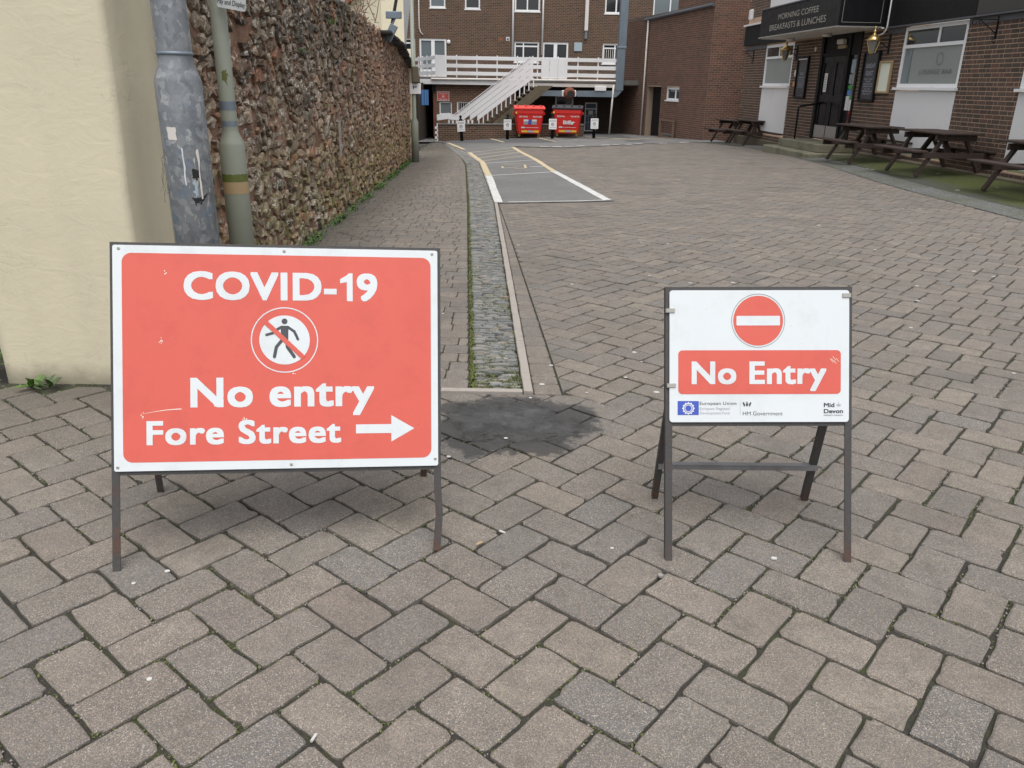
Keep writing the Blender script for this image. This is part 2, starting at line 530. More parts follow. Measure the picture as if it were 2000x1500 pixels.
M = dict(
    paver=m_paver(False), paver_f=m_paver(True), joint=m_joint(), asphalt=m_asphalt(), fore=m_forecourt(), chip=m_chippings(),
    slate=m_slate(False), slate_f=m_slate(True), stone=m_stone(False), stone_f=m_stone(True), earth=m_mortar_earth(),
    pbrick=m_brick(False, RP_PUB, 'pub_brick'), pbrick_f=m_brick(True, RP_PUB, 'pub_brick'),
    sbrick=m_brick(False, RP_SIDE, 'side_brick'), sbrick_f=m_brick(True, RP_SIDE, 'side_brick'),
    fbrick_f=m_brick(True, RP_FAR, 'far_brick'),
    dbrick_f=m_brick(True, [(0, (.030, .022, .018)), (.5, (.052, .034, .026)), (1, (.040, .030, .024))], 'shade_toned_brick'),  # brick darkened in colour to paint the shade under the deck
    shademortar=plain('shade_toned_mortar', (.085, .065, .045), 0.95, grain=.3),  # mortar darkened likewise, under-deck shade put into its colour
    mortar=plain('tan_mortar', (.46, .32, .23), 0.95, grain=.2, gscale=20, bump=.003),
    mortar_s=plain('side_mortar', (.34, .26, .19), 0.95, grain=.2, gscale=20),
    mortar_f=plain('far_mortar', (.34, .25, .16), 0.95, grain=.2, gscale=20),
    cream=m_render('cream_render', (.645, .585, .435)), cream2=m_render('pale_cream_render', (.78, .71, .52), 0.05),
    white=plain('white_paint', (.76, .76, .77), 0.5, grain=.03, gscale=4, dirt=.35, dcol=(.52, .51, .47)),
    upvc=plain('white_upvc', (.80, .81, .82), 0.35, grain=.02, gscale=8),
    black=plain('black_gloss_paint', (.009, .009, .011), 0.42, spec=.22, grain=.2, gscale=6),
    blackm=plain('black_matt_paint', (.010, .010, .011), 0.6, spec=.2, grain=.2, gscale=12),
    reflband=plain('reflection_toned_fascia', (.040, .039, .034), 0.5, grain=.4, gscale=1.2),  # black fascia lightened to olive grey, a reflection painted into the colour
    galv=m_galv(), greenpost=plain('sage_green_paint', (.245, .262, .215), 0.5, grain=.06, gscale=8, dirt=.15, dcol=(.12, .13, .06)),
    steel=m_steel_frame(), barsteel=plain('worn_grey_steel', (.19, .19, .195), 0.5, metal=.2, grain=.2, gscale=25, dirt=.3, dcol=(.08, .045, .03)), wood=m_wood(),
    concrete=plain('pale_concrete', (.30, .275, .245), 0.9, grain=.18, gscale=30, bump=.004, dirt=.3, dcol=(.12, .11, .09)),
    concstep=plain('mossy_step_concrete', (.19, .18, .13), 0.9, grain=.3, gscale=9, bump=.006, dirt=1.0, dcol=(.065, .075, .015)),
    oldconc=plain('stained_concrete', (.125, .105, .070), 0.9, grain=.35, gscale=5, bump=.006, dirt=.5, dcol=(.03, .027, .02)),
    kerb=plain('kerb_concrete', (.340, .305, .275), 0.9, grain=.14, gscale=40, bump=.003, dirt=.35, dcol=(.16, .145, .12)),
    signwhite=m_retro('white_sign_sheet', (.635, .675, .695), (.48, .50, .50)),
    signred=m_retro('red_sign_sheet', (.61, .105, .076), (.47, .075, .060)),
    signink=plain('dark_grey_print', (.055, .058, .065), 0.4, grain=.05),
    inkgrey=plain('light_grey_print', (.30, .31, .33), 0.4, grain=.05),
    signblue=plain('blue_print', (.045, .085, .42), 0.4, grain=.05),
    duct=plain('galvanised_duct', (.185, .225, .265), 0.45, metal=.35, grain=.1, gscale=5, dirt=.3, dcol=(.10, .13, .16)),
    lead=plain('lead_flashing', (.10, .105, .12), 0.5, metal=.2, grain=.15, gscale=8),
    roofslate=plain('roof_slate', (.15, .15, .155), 0.7, grain=.25, gscale=12),
    tile=plain('red_clay_tile', (.26, .085, .05), 0.8, grain=.3, gscale=15),
    coping=plain('dark_slate_coping', (.030, .029, .030), 0.75, grain=.5, gscale=9, bump=.01),
    felt=plain('grey_roof_felt', (.13, .125, .115), 0.85, grain=.35, gscale=3),
    binred=plain('red_bin_plastic', (.62, .022, .018), 0.4, grain=.08, gscale=6),
    binredlid=plain('faded_red_bin_lid', (.70, .06, .045), 0.45, grain=.08, gscale=6),
    binblack=plain('black_bin_lid', (.03, .03, .035), 0.4, grain=.2),
    rubber=plain('black_rubber', (.012, .012, .012), 0.7),
    brass=plain('polished_brass', (.70, .50, .20), 0.22, metal=.9, grain=.1),
    rust=plain('rusty_red_motor', (.19, .060, .035), 0.8, grain=.4, gscale=14),
    glassdark=m_glass('dark_window_glass', (.022, .026, .030)),
    glassgrey=m_glass('grey_curtained_glass', (.16, .19, .20), .1),
    frost=m_glass('frosted_glass', (.245, .275, .265), .35),
    chalk=plain('chalk_board', (.020, .022, .030), 0.3, grain=.2),
    chalkw=plain('chalk_writing', (.40, .42, .50), 0.8),
    menu=plain('cream_paper', (.72, .76, .66), 0.5, grain=.03),
    oak=plain('pale_oak', (.36, .26, .14), 0.5, grain=.15, gscale=18),
    yellow=plain('yellow_road_paint', (.56, .46, .29), 0.8, grain=.12, gscale=40, dirt=.75, dcol=(.25, .23, .19)),
    wline=plain('white_road_paint', (.60, .60, .58), 0.8, grain=.1, gscale=40, dirt=.7, dcol=(.26, .26, .25)),
    gold=plain('faded_gold_lettering', (.40, .38, .33), 0.5, grain=.15),
    etched=plain('etched_lettering', (.155, .165, .155), 0.5),
    gum=plain('dried_gum_and_paper', (.52, .52, .50), 0.8, grain=.08),
    twig=plain('dry_twig', (.20, .13, .09), 0.9),
    leafg=m_leaf('weed_leaf', (.055, .115, .020), (.12, .22, .045)),
    leafd=m_leaf('dark_weed_leaf', (.030, .065, .018), (.07, .12, .03)),
    moss=m_leaf('moss', (.060, .085, .015), (.14, .15, .035)),
    soft=plain('white_soffit', (.66, .62, .58), 0.6, grain=.05, gscale=3),
    blue=plain('blue_sheet', (.10, .26, .55), 0.5), green=plain('green_sticker', (.05, .35, .06), 0.5),
    yellowp=plain('yellow_plastic', (.75, .50, .06), 0.5), bluegrey=plain('blue_grey_panel', (.34, .42, .47), 0.5),
    bluedoor=plain('faded_blue_door', (.07, .10, .17), 0.5), orange=plain('orange_sticker', (.75, .30, .12), .5),
    alum=plain('kick_plate_metal', (.36, .345, .32), 0.4, metal=.3, grain=.1), alley=plain('alley_floor', (.07, .065, .06), .9),
)

# ------------------------------------------------------------------ mesh helpers
class MB:
    def __init__(s):
        s.v, s.f, s.mi, s.a = [], [], [], []

    def add(s, vs, fs, mi=0, a=0.0):
        o = len(s.v)
        s.v.extend([tuple(map(float, p)) for p in vs])
        s.f.extend([tuple(i + o for i in f) for f in fs])
        s.mi.extend([mi] * len(fs))
        s.a.extend([a] * len(fs))
        return s

    def box(s, x0, x1, y0, y1, z0, z1, mi=0, a=0.0, mat=None):
        vs = [(x, y, z) for z in (z0, z1) for y in (y0, y1) for x in (x0, x1)]
        if mat is not None:
            vs = [tuple(mat @ Vector(p)) for p in vs]
        return s.add(vs, [(0, 2, 3, 1), (4, 5, 7, 6), (0, 1, 5, 4), (2, 6, 7, 3), (0, 4, 6, 2), (1, 3, 7, 5)], mi, a)

    def bbox(s, x0, x1, y0, y1, z0, z1, b=0.005, mi=0, mat=None):
        vs = []
        for z, ins in ((z0, b), (z0 + b, 0), (z1 - b, 0), (z1, b)):
            X0, X1, Y0, Y1 = x0 + ins, x1 - ins, y0 + ins, y1 - ins
            c = b if ins == 0 else b * .5
            vs += [(X0 + c, Y0, z), (X1 - c, Y0, z), (X1, Y0 + c, z), (X1, Y1 - c, z), (X1 - c, Y1, z), (X0 + c, Y1, z), (X0, Y1 - c, z), (X0, Y0 + c, z)]
        fs = [tuple(range(7, -1, -1)), tuple(range(24, 32))]
        for k in range(3):
            for i in range(8):
                j = (i + 1) % 8
                fs.append((k * 8 + i, k * 8 + j, k * 8 + 8 + j, k * 8 + 8 + i))
        if mat is not None:
            vs = [tuple(mat @ Vector(p)) for p in vs]
        return s.add(vs, fs, mi)

    def prism(s, pts, z0, z1, mi=0, mat=None, a=0.0):
        n = len(pts)
        vs = [(p[0], p[1], z0) for p in pts] + [(p[0], p[1], z1) for p in pts]
        if mat is not None:
            vs = [tuple(mat @ Vector(p)) for p in vs]
        fs = [tuple(range(n - 1, -1, -1)), tuple(range(n, 2 * n))] + [(i, (i + 1) % n, n + (i + 1) % n, n + i) for i in range(n)]
        return s.add(vs, fs, mi, a)

    def bar(s, p, q, w, h, mi=0, up=(0, 0, 1)):
        p, q = Vector(p), Vector(q)
        d = (q - p).normalized()
        u = Vector(up)
        sd = d.cross(u)
        if sd.length < 1e-4:
            sd = d.cross(Vector((1, 0, 0)))
        sd.normalize()
        u = sd.cross(d).normalized()
        vs = []
        for e in (p, q):
            for a, b in ((-1, -1), (1, -1), (1, 1), (-1, 1)):
                vs.append(tuple(e + sd * a * w / 2 + u * b * h / 2))
        return s.add(vs, [(3, 2, 1, 0), (4, 5, 6, 7), (0, 1, 5, 4), (1, 2, 6, 5), (2, 3, 7, 6), (3, 0, 4, 7)], mi)

    def tube(s, pts, r, seg=8, mi=0):
        pts = [Vector(p) for p in pts]
        rs = r if isinstance(r, (list, tuple)) else [r] * len(pts)
        vs, fs = [], []
        for i, p in enumerate(pts):
            d = (pts[min(i + 1, len(pts) - 1)] - pts[max(i - 1, 0)]).normalized()
            a = d.cross(Vector((0, 0, 1)))
            if a.length < 1e-3:
                a = Vector((1, 0, 0))
            a.normalize()
            b = d.cross(a)
            for k in range(seg):
                t = 2 * math.pi * k / seg
                vs.append(tuple(p + (a * math.cos(t) + b * math.sin(t)) * rs[i]))
        for i in range(len(pts) - 1):
            for k in range(seg):
                fs.append((i * seg + k, i * seg + (k + 1) % seg, (i + 1) * seg + (k + 1) % seg, (i + 1) * seg + k))
        fs += [tuple(range(seg - 1, -1, -1)), tuple(range(len(vs) - seg, len(vs)))]
        return s.add(vs, fs, mi)

    def lathe(s, prof, c=(0, 0, 0), seg=24, mi=0, ph=0.0):
        vs, fs = [], []
        for r, z in prof:
            for k in range(seg):
                t = 2 * math.pi * k / seg + ph
                vs.append((c[0] + r * math.cos(t), c[1] + r * math.sin(t), c[2] + z))
        n = len(prof)
        for i in range(n - 1):
            for k in range(seg):
                fs.append((i * seg + k, i * seg + (k + 1) % seg, (i + 1) * seg + (k + 1) % seg, (i + 1) * seg + k))
        fs += [tuple(range(seg - 1, -1, -1)), tuple(range((n - 1) * seg, n * seg))]
        return s.add(vs, fs, mi)

    def build(s, name, mat, parent=None, smooth=False, mats=None, loc=None, rot=None, mx=None):
        me = bpy.data.meshes.new(name)
        me.from_pydata(s.v, [], s.f)
        for m in (mats or [mat]):
            me.materials.append(m)
        if mats:
            me.polygons.foreach_set('material_index', s.mi)
        if any(s.a):
            at = me.attributes.new('rnd', 'FLOAT', 'FACE')
            at.data.foreach_set('value', s.a)
        if smooth:
            me.polygons.foreach_set('use_smooth', [True] * len(me.polygons))
        me.validate()
        me.update()
        return link(name, me, parent, loc, rot, mx)


def link(name, me, parent=None, loc=None, rot=None, mx=None):
    o = bpy.data.objects.new(name, me)
    COL.objects.link(o)
    if parent is not None:
        o.parent = parent
    if loc is not None:
        o.location = loc
    if rot is not None:
        o.rotation_euler = rot
    if mx is not None:
        o.matrix_local = mx
    return o


def tag(o, label=None, cat=None, group=None, kind=None):
    for k, v in (('label', label), ('category', cat), ('group', group), ('kind', kind)):
        if v:
            o[k] = v
    return o


def thing(name, label, cat, loc=(0, 0, 0), rz=0.0, group=None):
    o = bpy.data.objects.new(name, None)
    o.empty_display_size = 0.1
    COL.objects.link(o)
    o.location = loc
    o.rotation_euler = (0, 0, rz)
    return tag(o, label, cat, group)


def struct(o):
    o['kind'] = 'structure'
    return o


def stuff(o):
    o['kind'] = 'stuff'
    return o


def copy_thing(root, loc, rz, label):
    r = root.copy()
    COL.objects.link(r)
    r.location = loc
    r.rotation_euler = (0, 0, rz)
    r['label'] = label
    for ch in list(root.children):
        c = ch.copy()
        COL.objects.link(c)
        c.parent = r
        for g in ch.children:
            d = g.copy()
            COL.objects.link(d)
            d.parent = c
    return r


# text as mesh: u along x, height along z, facing -y, in the parent's local space
_cap = [None]


def text_mesh(s, bold=0.0, shear=0.0, space=1.0):
    cu = bpy.data.curves.new('t', 'FONT')
    cu.body = s
    cu.size = 1.0
    cu.offset = bold
    cu.shear = shear
    cu.space_character = space
    cu.resolution_u = 4
    o = bpy.data.objects.new('t', cu)
    COL.objects.link(o)
    bpy.context.view_layer.update()
    me = bpy.data.meshes.new_from_object(o.evaluated_get(bpy.context.evaluated_depsgraph_get()))
    bpy.data.objects.remove(o)
    v = [tuple(p.co) for p in me.vertices]
    f = [tuple(p.vertices) for p in me.polygons]
    bpy.data.meshes.remove(me)
    return v, f


def text(s, x0, x1, z, cap, y, mat, parent, mx=None, bold=0.0, shear=0.0, space=1.0, name='lettering', mb=None, slope=0.0):
    if _cap[0] is None:
        vv, _ = text_mesh('H')
        _cap[0] = max(p[1] for p in vv)
    v, f = text_mesh(s, min(bold, 0), shear, space)
    a, b = min(p[0] for p in v), max(p[0] for p in v)
    bb = max(bold, 0)
    sx = (x1 - x0) / (b - a + 2.3 * bb)
    sy = cap / (_cap[0] + 2 * bold)
    x0 = x0 + bb * 1.15 * sx
    vs = [(x0 + (p[0] - a) * sx, y, z + (p[1] + bold) * sy + slope * (p[0] - a) * sx) for p in v]
    own = mb is None
    mb = mb or MB()
    if bold > 0:
        br_ = bold * min(sx, sy) * 1.05
        for k, (ax, az) in enumerate(((-1, -.8), (1, -.8), (1, .8), (-1, .8), (0, -.8), (0, .8), (-1, 0), (1, 0), (0, 0))):
            mb.add([(q[0] + br_ * ax, q[1] - .000012 * (k + 1), q[2] + br_ * az) for q in vs], f)
    else:
        mb.add(vs, f)
    if own:
        return mb.build(name, mat, parent, mx=mx)
    return mb


def rrect(x0, x1, z0, z1, r, n=6):
    pts = []
    for cx, cz, a0 in ((x1 - r, z0 + r, -90), (x1 - r, z1 - r, 0), (x0 + r, z1 - r, 90), (x0 + r, z0 + r, 180)):
        for k in range(n + 1):
            t = R_(a0 + 90 * k / n)
            pts.append((cx + r * math.cos(t), cz + r * math.sin(t)))
    return pts


def flat(mb, pts, y, mi=0):        # polygon in x-z plane facing -y
    return mb.add([(p[0], y, p[1]) for p in pts], [tuple(range(len(pts)))], mi)


def disc(c, r, n=48):
    return [(c[0] + r * math.cos(2 * math.pi * k / n), c[1] + r * math.sin(2 * math.pi * k / n)) for k in range(n)]


def ring(mb, c, r0, r1, y, mi=0, n=56):
    a, b = disc(c, r0, n), disc(c, r1, n)
    vs = [(p[0], y, p[1]) for p in a + b]
    return mb.add(vs, [(i, n + i, n + (i + 1) % n, (i + 1) % n)[::-1] for i in range(n)], mi)


def sheet(name, rows, mat, dz=0.0, nx=10, parent=None, sub=1.0):
    # rows: list of (left xy, right xy); draped over the terrain
    rr = []
    for (a, b), (c, d) in zip(rows[:-1], rows[1:]):
        k = max(1, int(max(math.dist(a, c), math.dist(b, d)) / sub))
        for i in range(k):
            t = i / k
            rr.append(((a[0] + (c[0] - a[0]) * t, a[1] + (c[1] - a[1]) * t), (b[0] + (d[0] - b[0]) * t, b[1] + (d[1] - b[1]) * t)))
    rr.append(rows[-1])
    vs, fs = [], []
    for a, b in rr:
        for i in range(nx + 1):
            t = i / nx
            x, y = a[0] + (b[0] - a[0]) * t, a[1] + (b[1] - a[1]) * t
            vs.append((x, y, gh(x, y) + dz))
    for j in range(len(rr) - 1):
        for i in range(nx):
            k = j * (nx + 1) + i
            fs.append((k, k + 1, k + nx + 2, k + nx + 1))
    return MB().add(vs, fs).build(name, mat, parent)


# ------------------------------------------------------------------ ground
ys = [-6, 0, 2, 4, 6, 8, 10, 12, 14, 16, 18, 20, 22, 24, 26, 28, 30, 32, 34, 36, 38, 40, 42, 60, 120, 300]
xs = [-200, -60, -20, -8, -4, -2.5, -1.5, 0, 1, 2, 3, 4, 5, 6, 7, 8, 9, 12, 20, 60, 200]
vs = [(x, y, gh(x, y) - .06) for y in ys for x in xs]
nx_ = len(xs)
fs = [(j * nx_ + i, j * nx_ + i + 1, (j + 1) * nx_ + i + 1, (j + 1) * nx_ + i) for j in range(len(ys) - 1) for i in range(nx_ - 1)]
struct(MB().add(vs, fs).build('ground', M['alley']))

KL = [(.06, 3.88), (-.30, 11.65), (-.60, 15.8), (-.86, 19.35), (-1.33, 22.4), (-1.93, 26.0), (-2.62, 30.5), (-3.0, 33)]   # edging line (channel side)


def kx(y):
    for (x0, y0), (x1, y1) in zip(KL[:-1], KL[1:]):
        if y <= y1:
            return x0 + (x1 - x0) * (y - y0) / (y1 - y0)
    return KL[-1][0]


CW = [(-.222, 3.88), (-.677, 11.5), (-1.143, 18.6), (-1.40, 21.0), (-1.98, 25.0), (-2.70, 30.5), (-3.1, 33)]


def cxl(y):
    for (x0, y0), (x1, y1) in zip(CW[:-1], CW[1:]):
        if y <= y1:
            return x0 + (x1 - x0) * (y - y0) / (y1 - y0)
    return CW[-1][0]


def wx(y):              # face line of the rubble wall
    return -1.993 - .037 * (y - 4)


yy = [-.8, .3, 1.2, 2, 3, 3.88]
street = sheet('paved_street', [((-4.6, y), (6.4, y)) for y in yy] + [((kx(y) + .04, y), (6.75 if y > 16 else 6.4, y)) for y in np.arange(3.9, 30, 1.0)], M['joint'], -.010, 12)
struct(street)
path = sheet('footpath', [((wx(y) - .3, y), (cxl(y), y)) for y in [3.88] + list(np.arange(4.4, 33.5, 1.0))], M['joint'], -.009, 6)
struct(path)
channel = sheet('slate_channel', [((cxl(y), y), (kx(y), y)) for y in [3.89] + list(np.arange(4.4, 30.5, 1.0))], M['joint'], -.020, 3)
struct(channel)


# ---- pavers
def clip(poly, a, b, c):          # keep a*x+b*y+c >= 0
    out = []
    for i in range(len(poly)):
        p, q = poly[i], poly[(i + 1) % len(poly)]
        dp, dq = a * p[0] + b * p[1] + c, a * q[0] + b * q[1] + c
        if dp >= 0:
            out.append(p)
        if dp * dq < 0:
            t = dp / (dp - dq)
            out.append((p[0] + (q[0] - p[0]) * t, p[1] + (q[1] - p[1]) * t))
    return out


def area(poly):
    return 0.5 * sum(poly[i][0] * poly[(i + 1) % len(poly)][1] - poly[(i + 1) % len(poly)][0] * poly[i][1] for i in range(len(poly)))


def rect_outline(L, Wd, detail, r, rg):
    hx, hy = L / 2, Wd / 2
    pts = []
    for cx, cy, a0 in ((hx, -hy, -90), (hx, hy, 0), (-hx, hy, 90), (-hx, -hy, 180)):
        rr = r * rg.uniform(.6, 1.7)
        sx, sy = (1 if cx > 0 else -1), (1 if cy > 0 else -1)
        k = 3 if detail else 2
        for i in range(k):
            t = R_(a0 + 90 * i / (k - 1))
            pts.append((cx - sx * rr + rr * math.cos(t), cy - sy * rr + rr * math.sin(t)))
        if detail:
            nxt = {(-90): ((hx, -hy), (hx, hy)), 0: ((hx, hy), (-hx, hy)), 90: ((-hx, hy), (-hx, -hy)), 180: ((-hx, -hy), (hx, -hy))}[a0]
            m = 3 if a0 in (0, 180) else 2
            for i in range(1, m + 1):
                t = i / (m + 1)
                pts.append((nxt[0][0] + (nxt[1][0] - nxt[0][0]) * t, nxt[0][1] + (nxt[1][1] - nxt[0][1]) * t))
    if detail:
        pts = [(x - (1 if x > 0 else -1) * abs(rg.gauss(0, .0028)), y - (1 if y > 0 else -1) * abs(rg.gauss(0, .0028))) for x, y in pts]
    if detail and rg.random() < .5:
        k = rg.randrange(len(pts))
        f_ = rg.uniform(.90, .955)
        pts[k] = (pts[k][0] * f_, pts[k][1] * f_)
    return pts


def block(mb, pts, depth, cham, drop, a=0.0, fn=None, dome=0.0):
    n = len(pts)
    cx, cy = sum(p[0] for p in pts) / n, sum(p[1] for p in pts) / n
    rad = max(1e-3, min(math.hypot(p[0] - cx, p[1] - cy) for p in pts))
    inn = [(cx + (p[0] - cx) * (1 - cham / rad), cy + (p[1] - cy) * (1 - cham / rad)) for p in pts]
    vs = [(cx, cy, dome)] + [(*p, 0.0) for p in inn] + [(*p, -drop) for p in pts] + [(*p, -depth) for p in pts]
    if fn:
        vs = [fn(*v) for v in vs]
    fs = [(0, 1 + i, 1 + (i + 1) % n) for i in range(n)]
    for k in (1, 1 + n):
        fs += [(k + i, k + n + i, k + n + (i + 1) % n, k + (i + 1) % n) for i in range(n)]
    mb.add(vs, fs, 0, a)


pv_var = []
for k in range(14):
    rg = random.Random(100 + k)
    mb = MB()
    block(mb, rect_outline(.2425, .1515, True, .012, rg), .03, .0035, .0032, dome=.0006)
    o = mb.build('v', M['paver'])
    pv_var.append(o.data)
    bpy.data.objects.remove(o)

TH = .87126
cT, sT = math.cos(TH), math.sin(TH)
PL, PW = .24739, .15648
O0 = (.34312, 2.64218)
sold_a, sold_b = (.262, 3.85), (-.236, 11.6)      # outer line of the soldier course
nl = (-(sold_b[1] - sold_a[1]), sold_b[0] - sold_a[0])
nl = (-nl[0], -nl[1])       # points to +x side
cells = []
for i in range(-130, 260):
    for j in range(-130, 200):
        for kind in (0, 1):
            u = i * PW + j * PL
            v = i * PW - j * PL
            if kind:
                u += (PL + PW) / 2
                v -= (PL - PW) / 2
            x, y = O0[0] + u * cT - v * sT, O0[1] + u * sT + v * cT
            if not (-.6 < y < 29.5) or x < -4.4 or x > 6.9:
                continue
            if abs(x) > 3.4 + y * .8:
                continue
            cells.append((x, y, TH + (math.pi / 2 if kind else 0), kind))


def in_paving(x, y):
    if y < 3.86 + .13:
        return x > -4.4 and x < 6.3
    lim = sold_a[0] + (sold_b[0] - sold_a[0]) * (y - sold_a[1]) / (sold_b[1] - sold_a[1])
    if y <= 12.6:
        return x > lim - .13
    # right edge of the tarmac bay
    bx = [(12.16, 1.49), (17.25, .89), (20.8, .55), (23.8, .2), (26.84, -.05)]
    if y > 26.6 and x < 1.3:
        return False
    for (y0, x0), (y1, x1) in zip(bx[:-1], bx[1:]):
        if y < y1:
            return x > x0 + (x1 - x0) * (y - y0) / (y1 - y0) - .2
    return x > -.1


whole, cut = [], []
for x, y, th, kind in cells:
    if not in_paving(x, y):
        continue
    if y < 3.86 + .3 and x < -1.75 and y > 3.78:
        continue
    c, s = math.cos(th), math.sin(th)
    hx, hy = .1193, .0738
    cor = [(x + c * a * hx - s * b * hy, y + s * a * hx + c * b * hy) for a, b in ((-1, -1), (1, -1), (1, 1), (-1, 1))]
    need = False
    poly = cor
    if y < 3.95 and x < .36:
        if any(p[1] > 3.83 for p in poly) and x < .2625:
            need = True
            poly = clip(poly, 0, -1, 3.835)
    if 3.7 < y < 12.4 and x < 1.0 and not need:
        f = lambda p: nl[0] * (p[0] - sold_a[0]) + nl[1] * (p[1] - sold_a[1])
        ll = math.hypot(*nl)
        if any(f(p) < .007 * ll for p in poly) and y > 3.80:
            need = True
            poly = clip(poly, nl[0] / ll, nl[1] / ll, -(nl[0] * sold_a[0] + nl[1] * sold_a[1]) / ll - .007)
    if need:
        if len(poly) >= 3 and abs(area(poly)) > .0012:
            cut.append((x, y, poly))
    else:
        whole.append((x, y, th))
whole.sort(key=lambda c: c[1] ** 2 + (c[0] * .9) ** 2 + (0 if c[1] > .98 and abs(c[0]) < .32 + c[1] * .62 else 100))
fieldmb = MB()
NP = 225
for k, (x, y, th) in enumerate(whole):
    rg = random.Random(k * 7 + 3)
    z = gh(x, y)
    tx, ty = rg.gauss(0, .006), rg.gauss(0, .006)
    dzz = rg.gauss(0, .0014)
    flip = rg.random() < .5
    if k < NP:
        o = link('paver', pv_var[rg.randrange(14)], street)
        o.location = (x + rg.gauss(0, .0011), y + rg.gauss(0, .0011), z + dzz)
        o.rotation_euler = (tx, ty, th + (math.pi if flip else 0) + rg.gauss(0, .010))
        o.scale = (rg.uniform(.985, 1.004), rg.uniform(.98, 1.004), 1)
    else:
        far = y > 9
        c, s = math.cos(th + rg.gauss(0, .006)), math.sin(th)
        gx_, gy_ = (gh(x + .1, y) - z) / .1, (gh(x, y + .1) - z) / .1
        fn = lambda px, py, pz: (x + c * px - s * py, y + s * px + c * py, z + dzz + pz + px * tx * .5 + py * ty * .5 + gx_ * (c * px - s * py) + gy_ * (s * px + c * py))
        if far:
            pts = rect_outline(.2385, .1475, False, .012, rg)
            n = len(pts)
            vv = [fn(p[0], p[1], 0.) for p in pts] + [fn(p[0] * 1.02, p[1] * 1.03, -.014) for p in pts]
            fieldmb.add(vv, [tuple(range(n))] + [(i, n + i, n + (i + 1) % n, (i + 1) % n) for i in range(n)], 0, rg.uniform(.01, .99))
        else:
            block(fieldmb, rect_outline(.2385, .1475, True, .012, rg), .022, .0035, .0032, rg.uniform(.01, .99), fn, dome=.0005)
for x, y, poly in cut:
    rg = random.Random(int(x * 999 + y * 77))
    if area(poly) < 0:
        poly = poly[::-1]
    fn = lambda px, py, pz: (px, py, gh(px, py) + pz)
    block(fieldmb, poly, .022, .003, .003, rg.uniform(.01, .99), fn)


def run_of_blocks(mb_or_parent, items, indiv):
    pass


# soldier course between edging and herringbone
sold = []
y = 3.845
rg = random.Random(5)
while y < 11.5:
    l = rg.choice([.10, .12, .125, .14, .16, .21, .22])
    y1 = min(y + l, 11.6)
    xa0, xb0 = kx(y) + .057, sold_a[0] + (sold_b[0] - sold_a[0]) * (y - sold_a[1]) / (sold_b[1] - sold_a[1])
    xa1, xb1 = kx(y1) + .057, sold_a[0] + (sold_b[0] - sold_a[0]) * (y1 - sold_a[1]) / (sold_b[1] - sold_a[1])
    g = .004
    sold.append([(xa0, y + g), (xb0 - g, y + g), (xb1 - g, y1 - g), (xa1, y1 - g)])
    y = y1
nparts = NP
for k, poly in enumerate(sold):
    n = 4
    pts = []
    for i in range(4):
        p, q = poly[i], poly[(i + 1) % 4]
        pr = poly[i - 1]
        lp, lq = math.dist(p, pr), math.dist(p, q)
        r = rg.uniform(.006, .014)
        pts.append((p[0] + (pr[0] - p[0]) * r / lp, p[1] + (pr[1] - p[1]) * r / lp))
        pts.append((p[0] + (q[0] - p[0]) * r / lq, p[1] + (q[1] - p[1]) * r / lq))
        pts.append((p[0] + (q[0] - p[0]) * rg.uniform(.4, .6) + rg.gauss(0, .0008), p[1] + (q[1] - p[1]) * .5 + rg.gauss(0, .0008)))
    fn = lambda px, py, pz: (px, py, gh(px, py) + pz)
    if k < 30:
        mb = MB()
        block(mb, pts, .022, .003, .003, 0, fn)
        mb.build('paver', M['paver'], street)
    else:
        block(fieldmb, pts, .022, .003, .003, rg.uniform(.01, .99), fn)
stuff(fieldmb.build('paver_field', M['paver_f'], street))

# footpath blocks: courses across, broken joints
pmb = MB()
rg = random.Random(21)
y = 3.895
cnt = 0
row = 0
while y < 32:
    d = .152 + rg.gauss(0, .004)
    y1 = y + d
    xr = cxl(y + d / 2) - .004
    x = xr
    xl = wx(y) - .05
    slope = .035 if y < 8 else .02
    blocks = []
    first = True
    while x > xl:
        l = rg.choice([.11, .15, .17, .19, .23, .24])
        if first and row % 2:
            l *= .55
        first = False
        blocks.append((x - l + .004, x - .003))
        x -= l
    for xa, xb in blocks:
        if abs(xa) > 2.4 + y * .8:
            continue
        sk = (xa - xr) * -slope
        g = .0035
        pts0 = [(xa, y + g + sk), (xb, y + g + sk), (xb, y1 - g + sk), (xa, y1 - g + sk)]
        if y < 9:
            pts = []
            for i in range(4):
                p, q, pr = pts0[i], pts0[(i + 1) % 4], pts0[i - 1]
                lp, lq = math.dist(p, pr), math.dist(p, q)
                r = rg.uniform(.008, .02)
                r = min(r, lp * .4, lq * .4)
                pts.append((p[0] + (pr[0] - p[0]) * r / lp, p[1] + (pr[1] - p[1]) * r / lp))
                pts.append((p[0] + (q[0] - p[0]) * r / lq, p[1] + (q[1] - p[1]) * r / lq))
        else:
            r = .012
            pts = [(xa + r, y + g), (xb - r, y + g), (xb, y + g + r), (xb, y1 - g - r), (xb - r, y1 - g), (xa + r, y1 - g), (xa, y1 - g - r), (xa, y + g + r)]
        dz = rg.gauss(0, .0012)
        fn = lambda px, py, pz: (px, py, gh(px, py) + pz + dz)
        if y < 8 and xa > -1.75 and cnt < 230 and not (y < 5.0 and xa < -.62):
            mb = MB()
            block(mb, pts, .02, .003, .003, 0, fn)
            mb.build('paver', M['paver'], path)
            cnt += 1
        else:
            block(pmb, pts, .02, .003, .003, rg.uniform(.01, .99), fn)
    y = y1
    row += 1
stuff(pmb.build('paver_field', M['paver_f'], path))

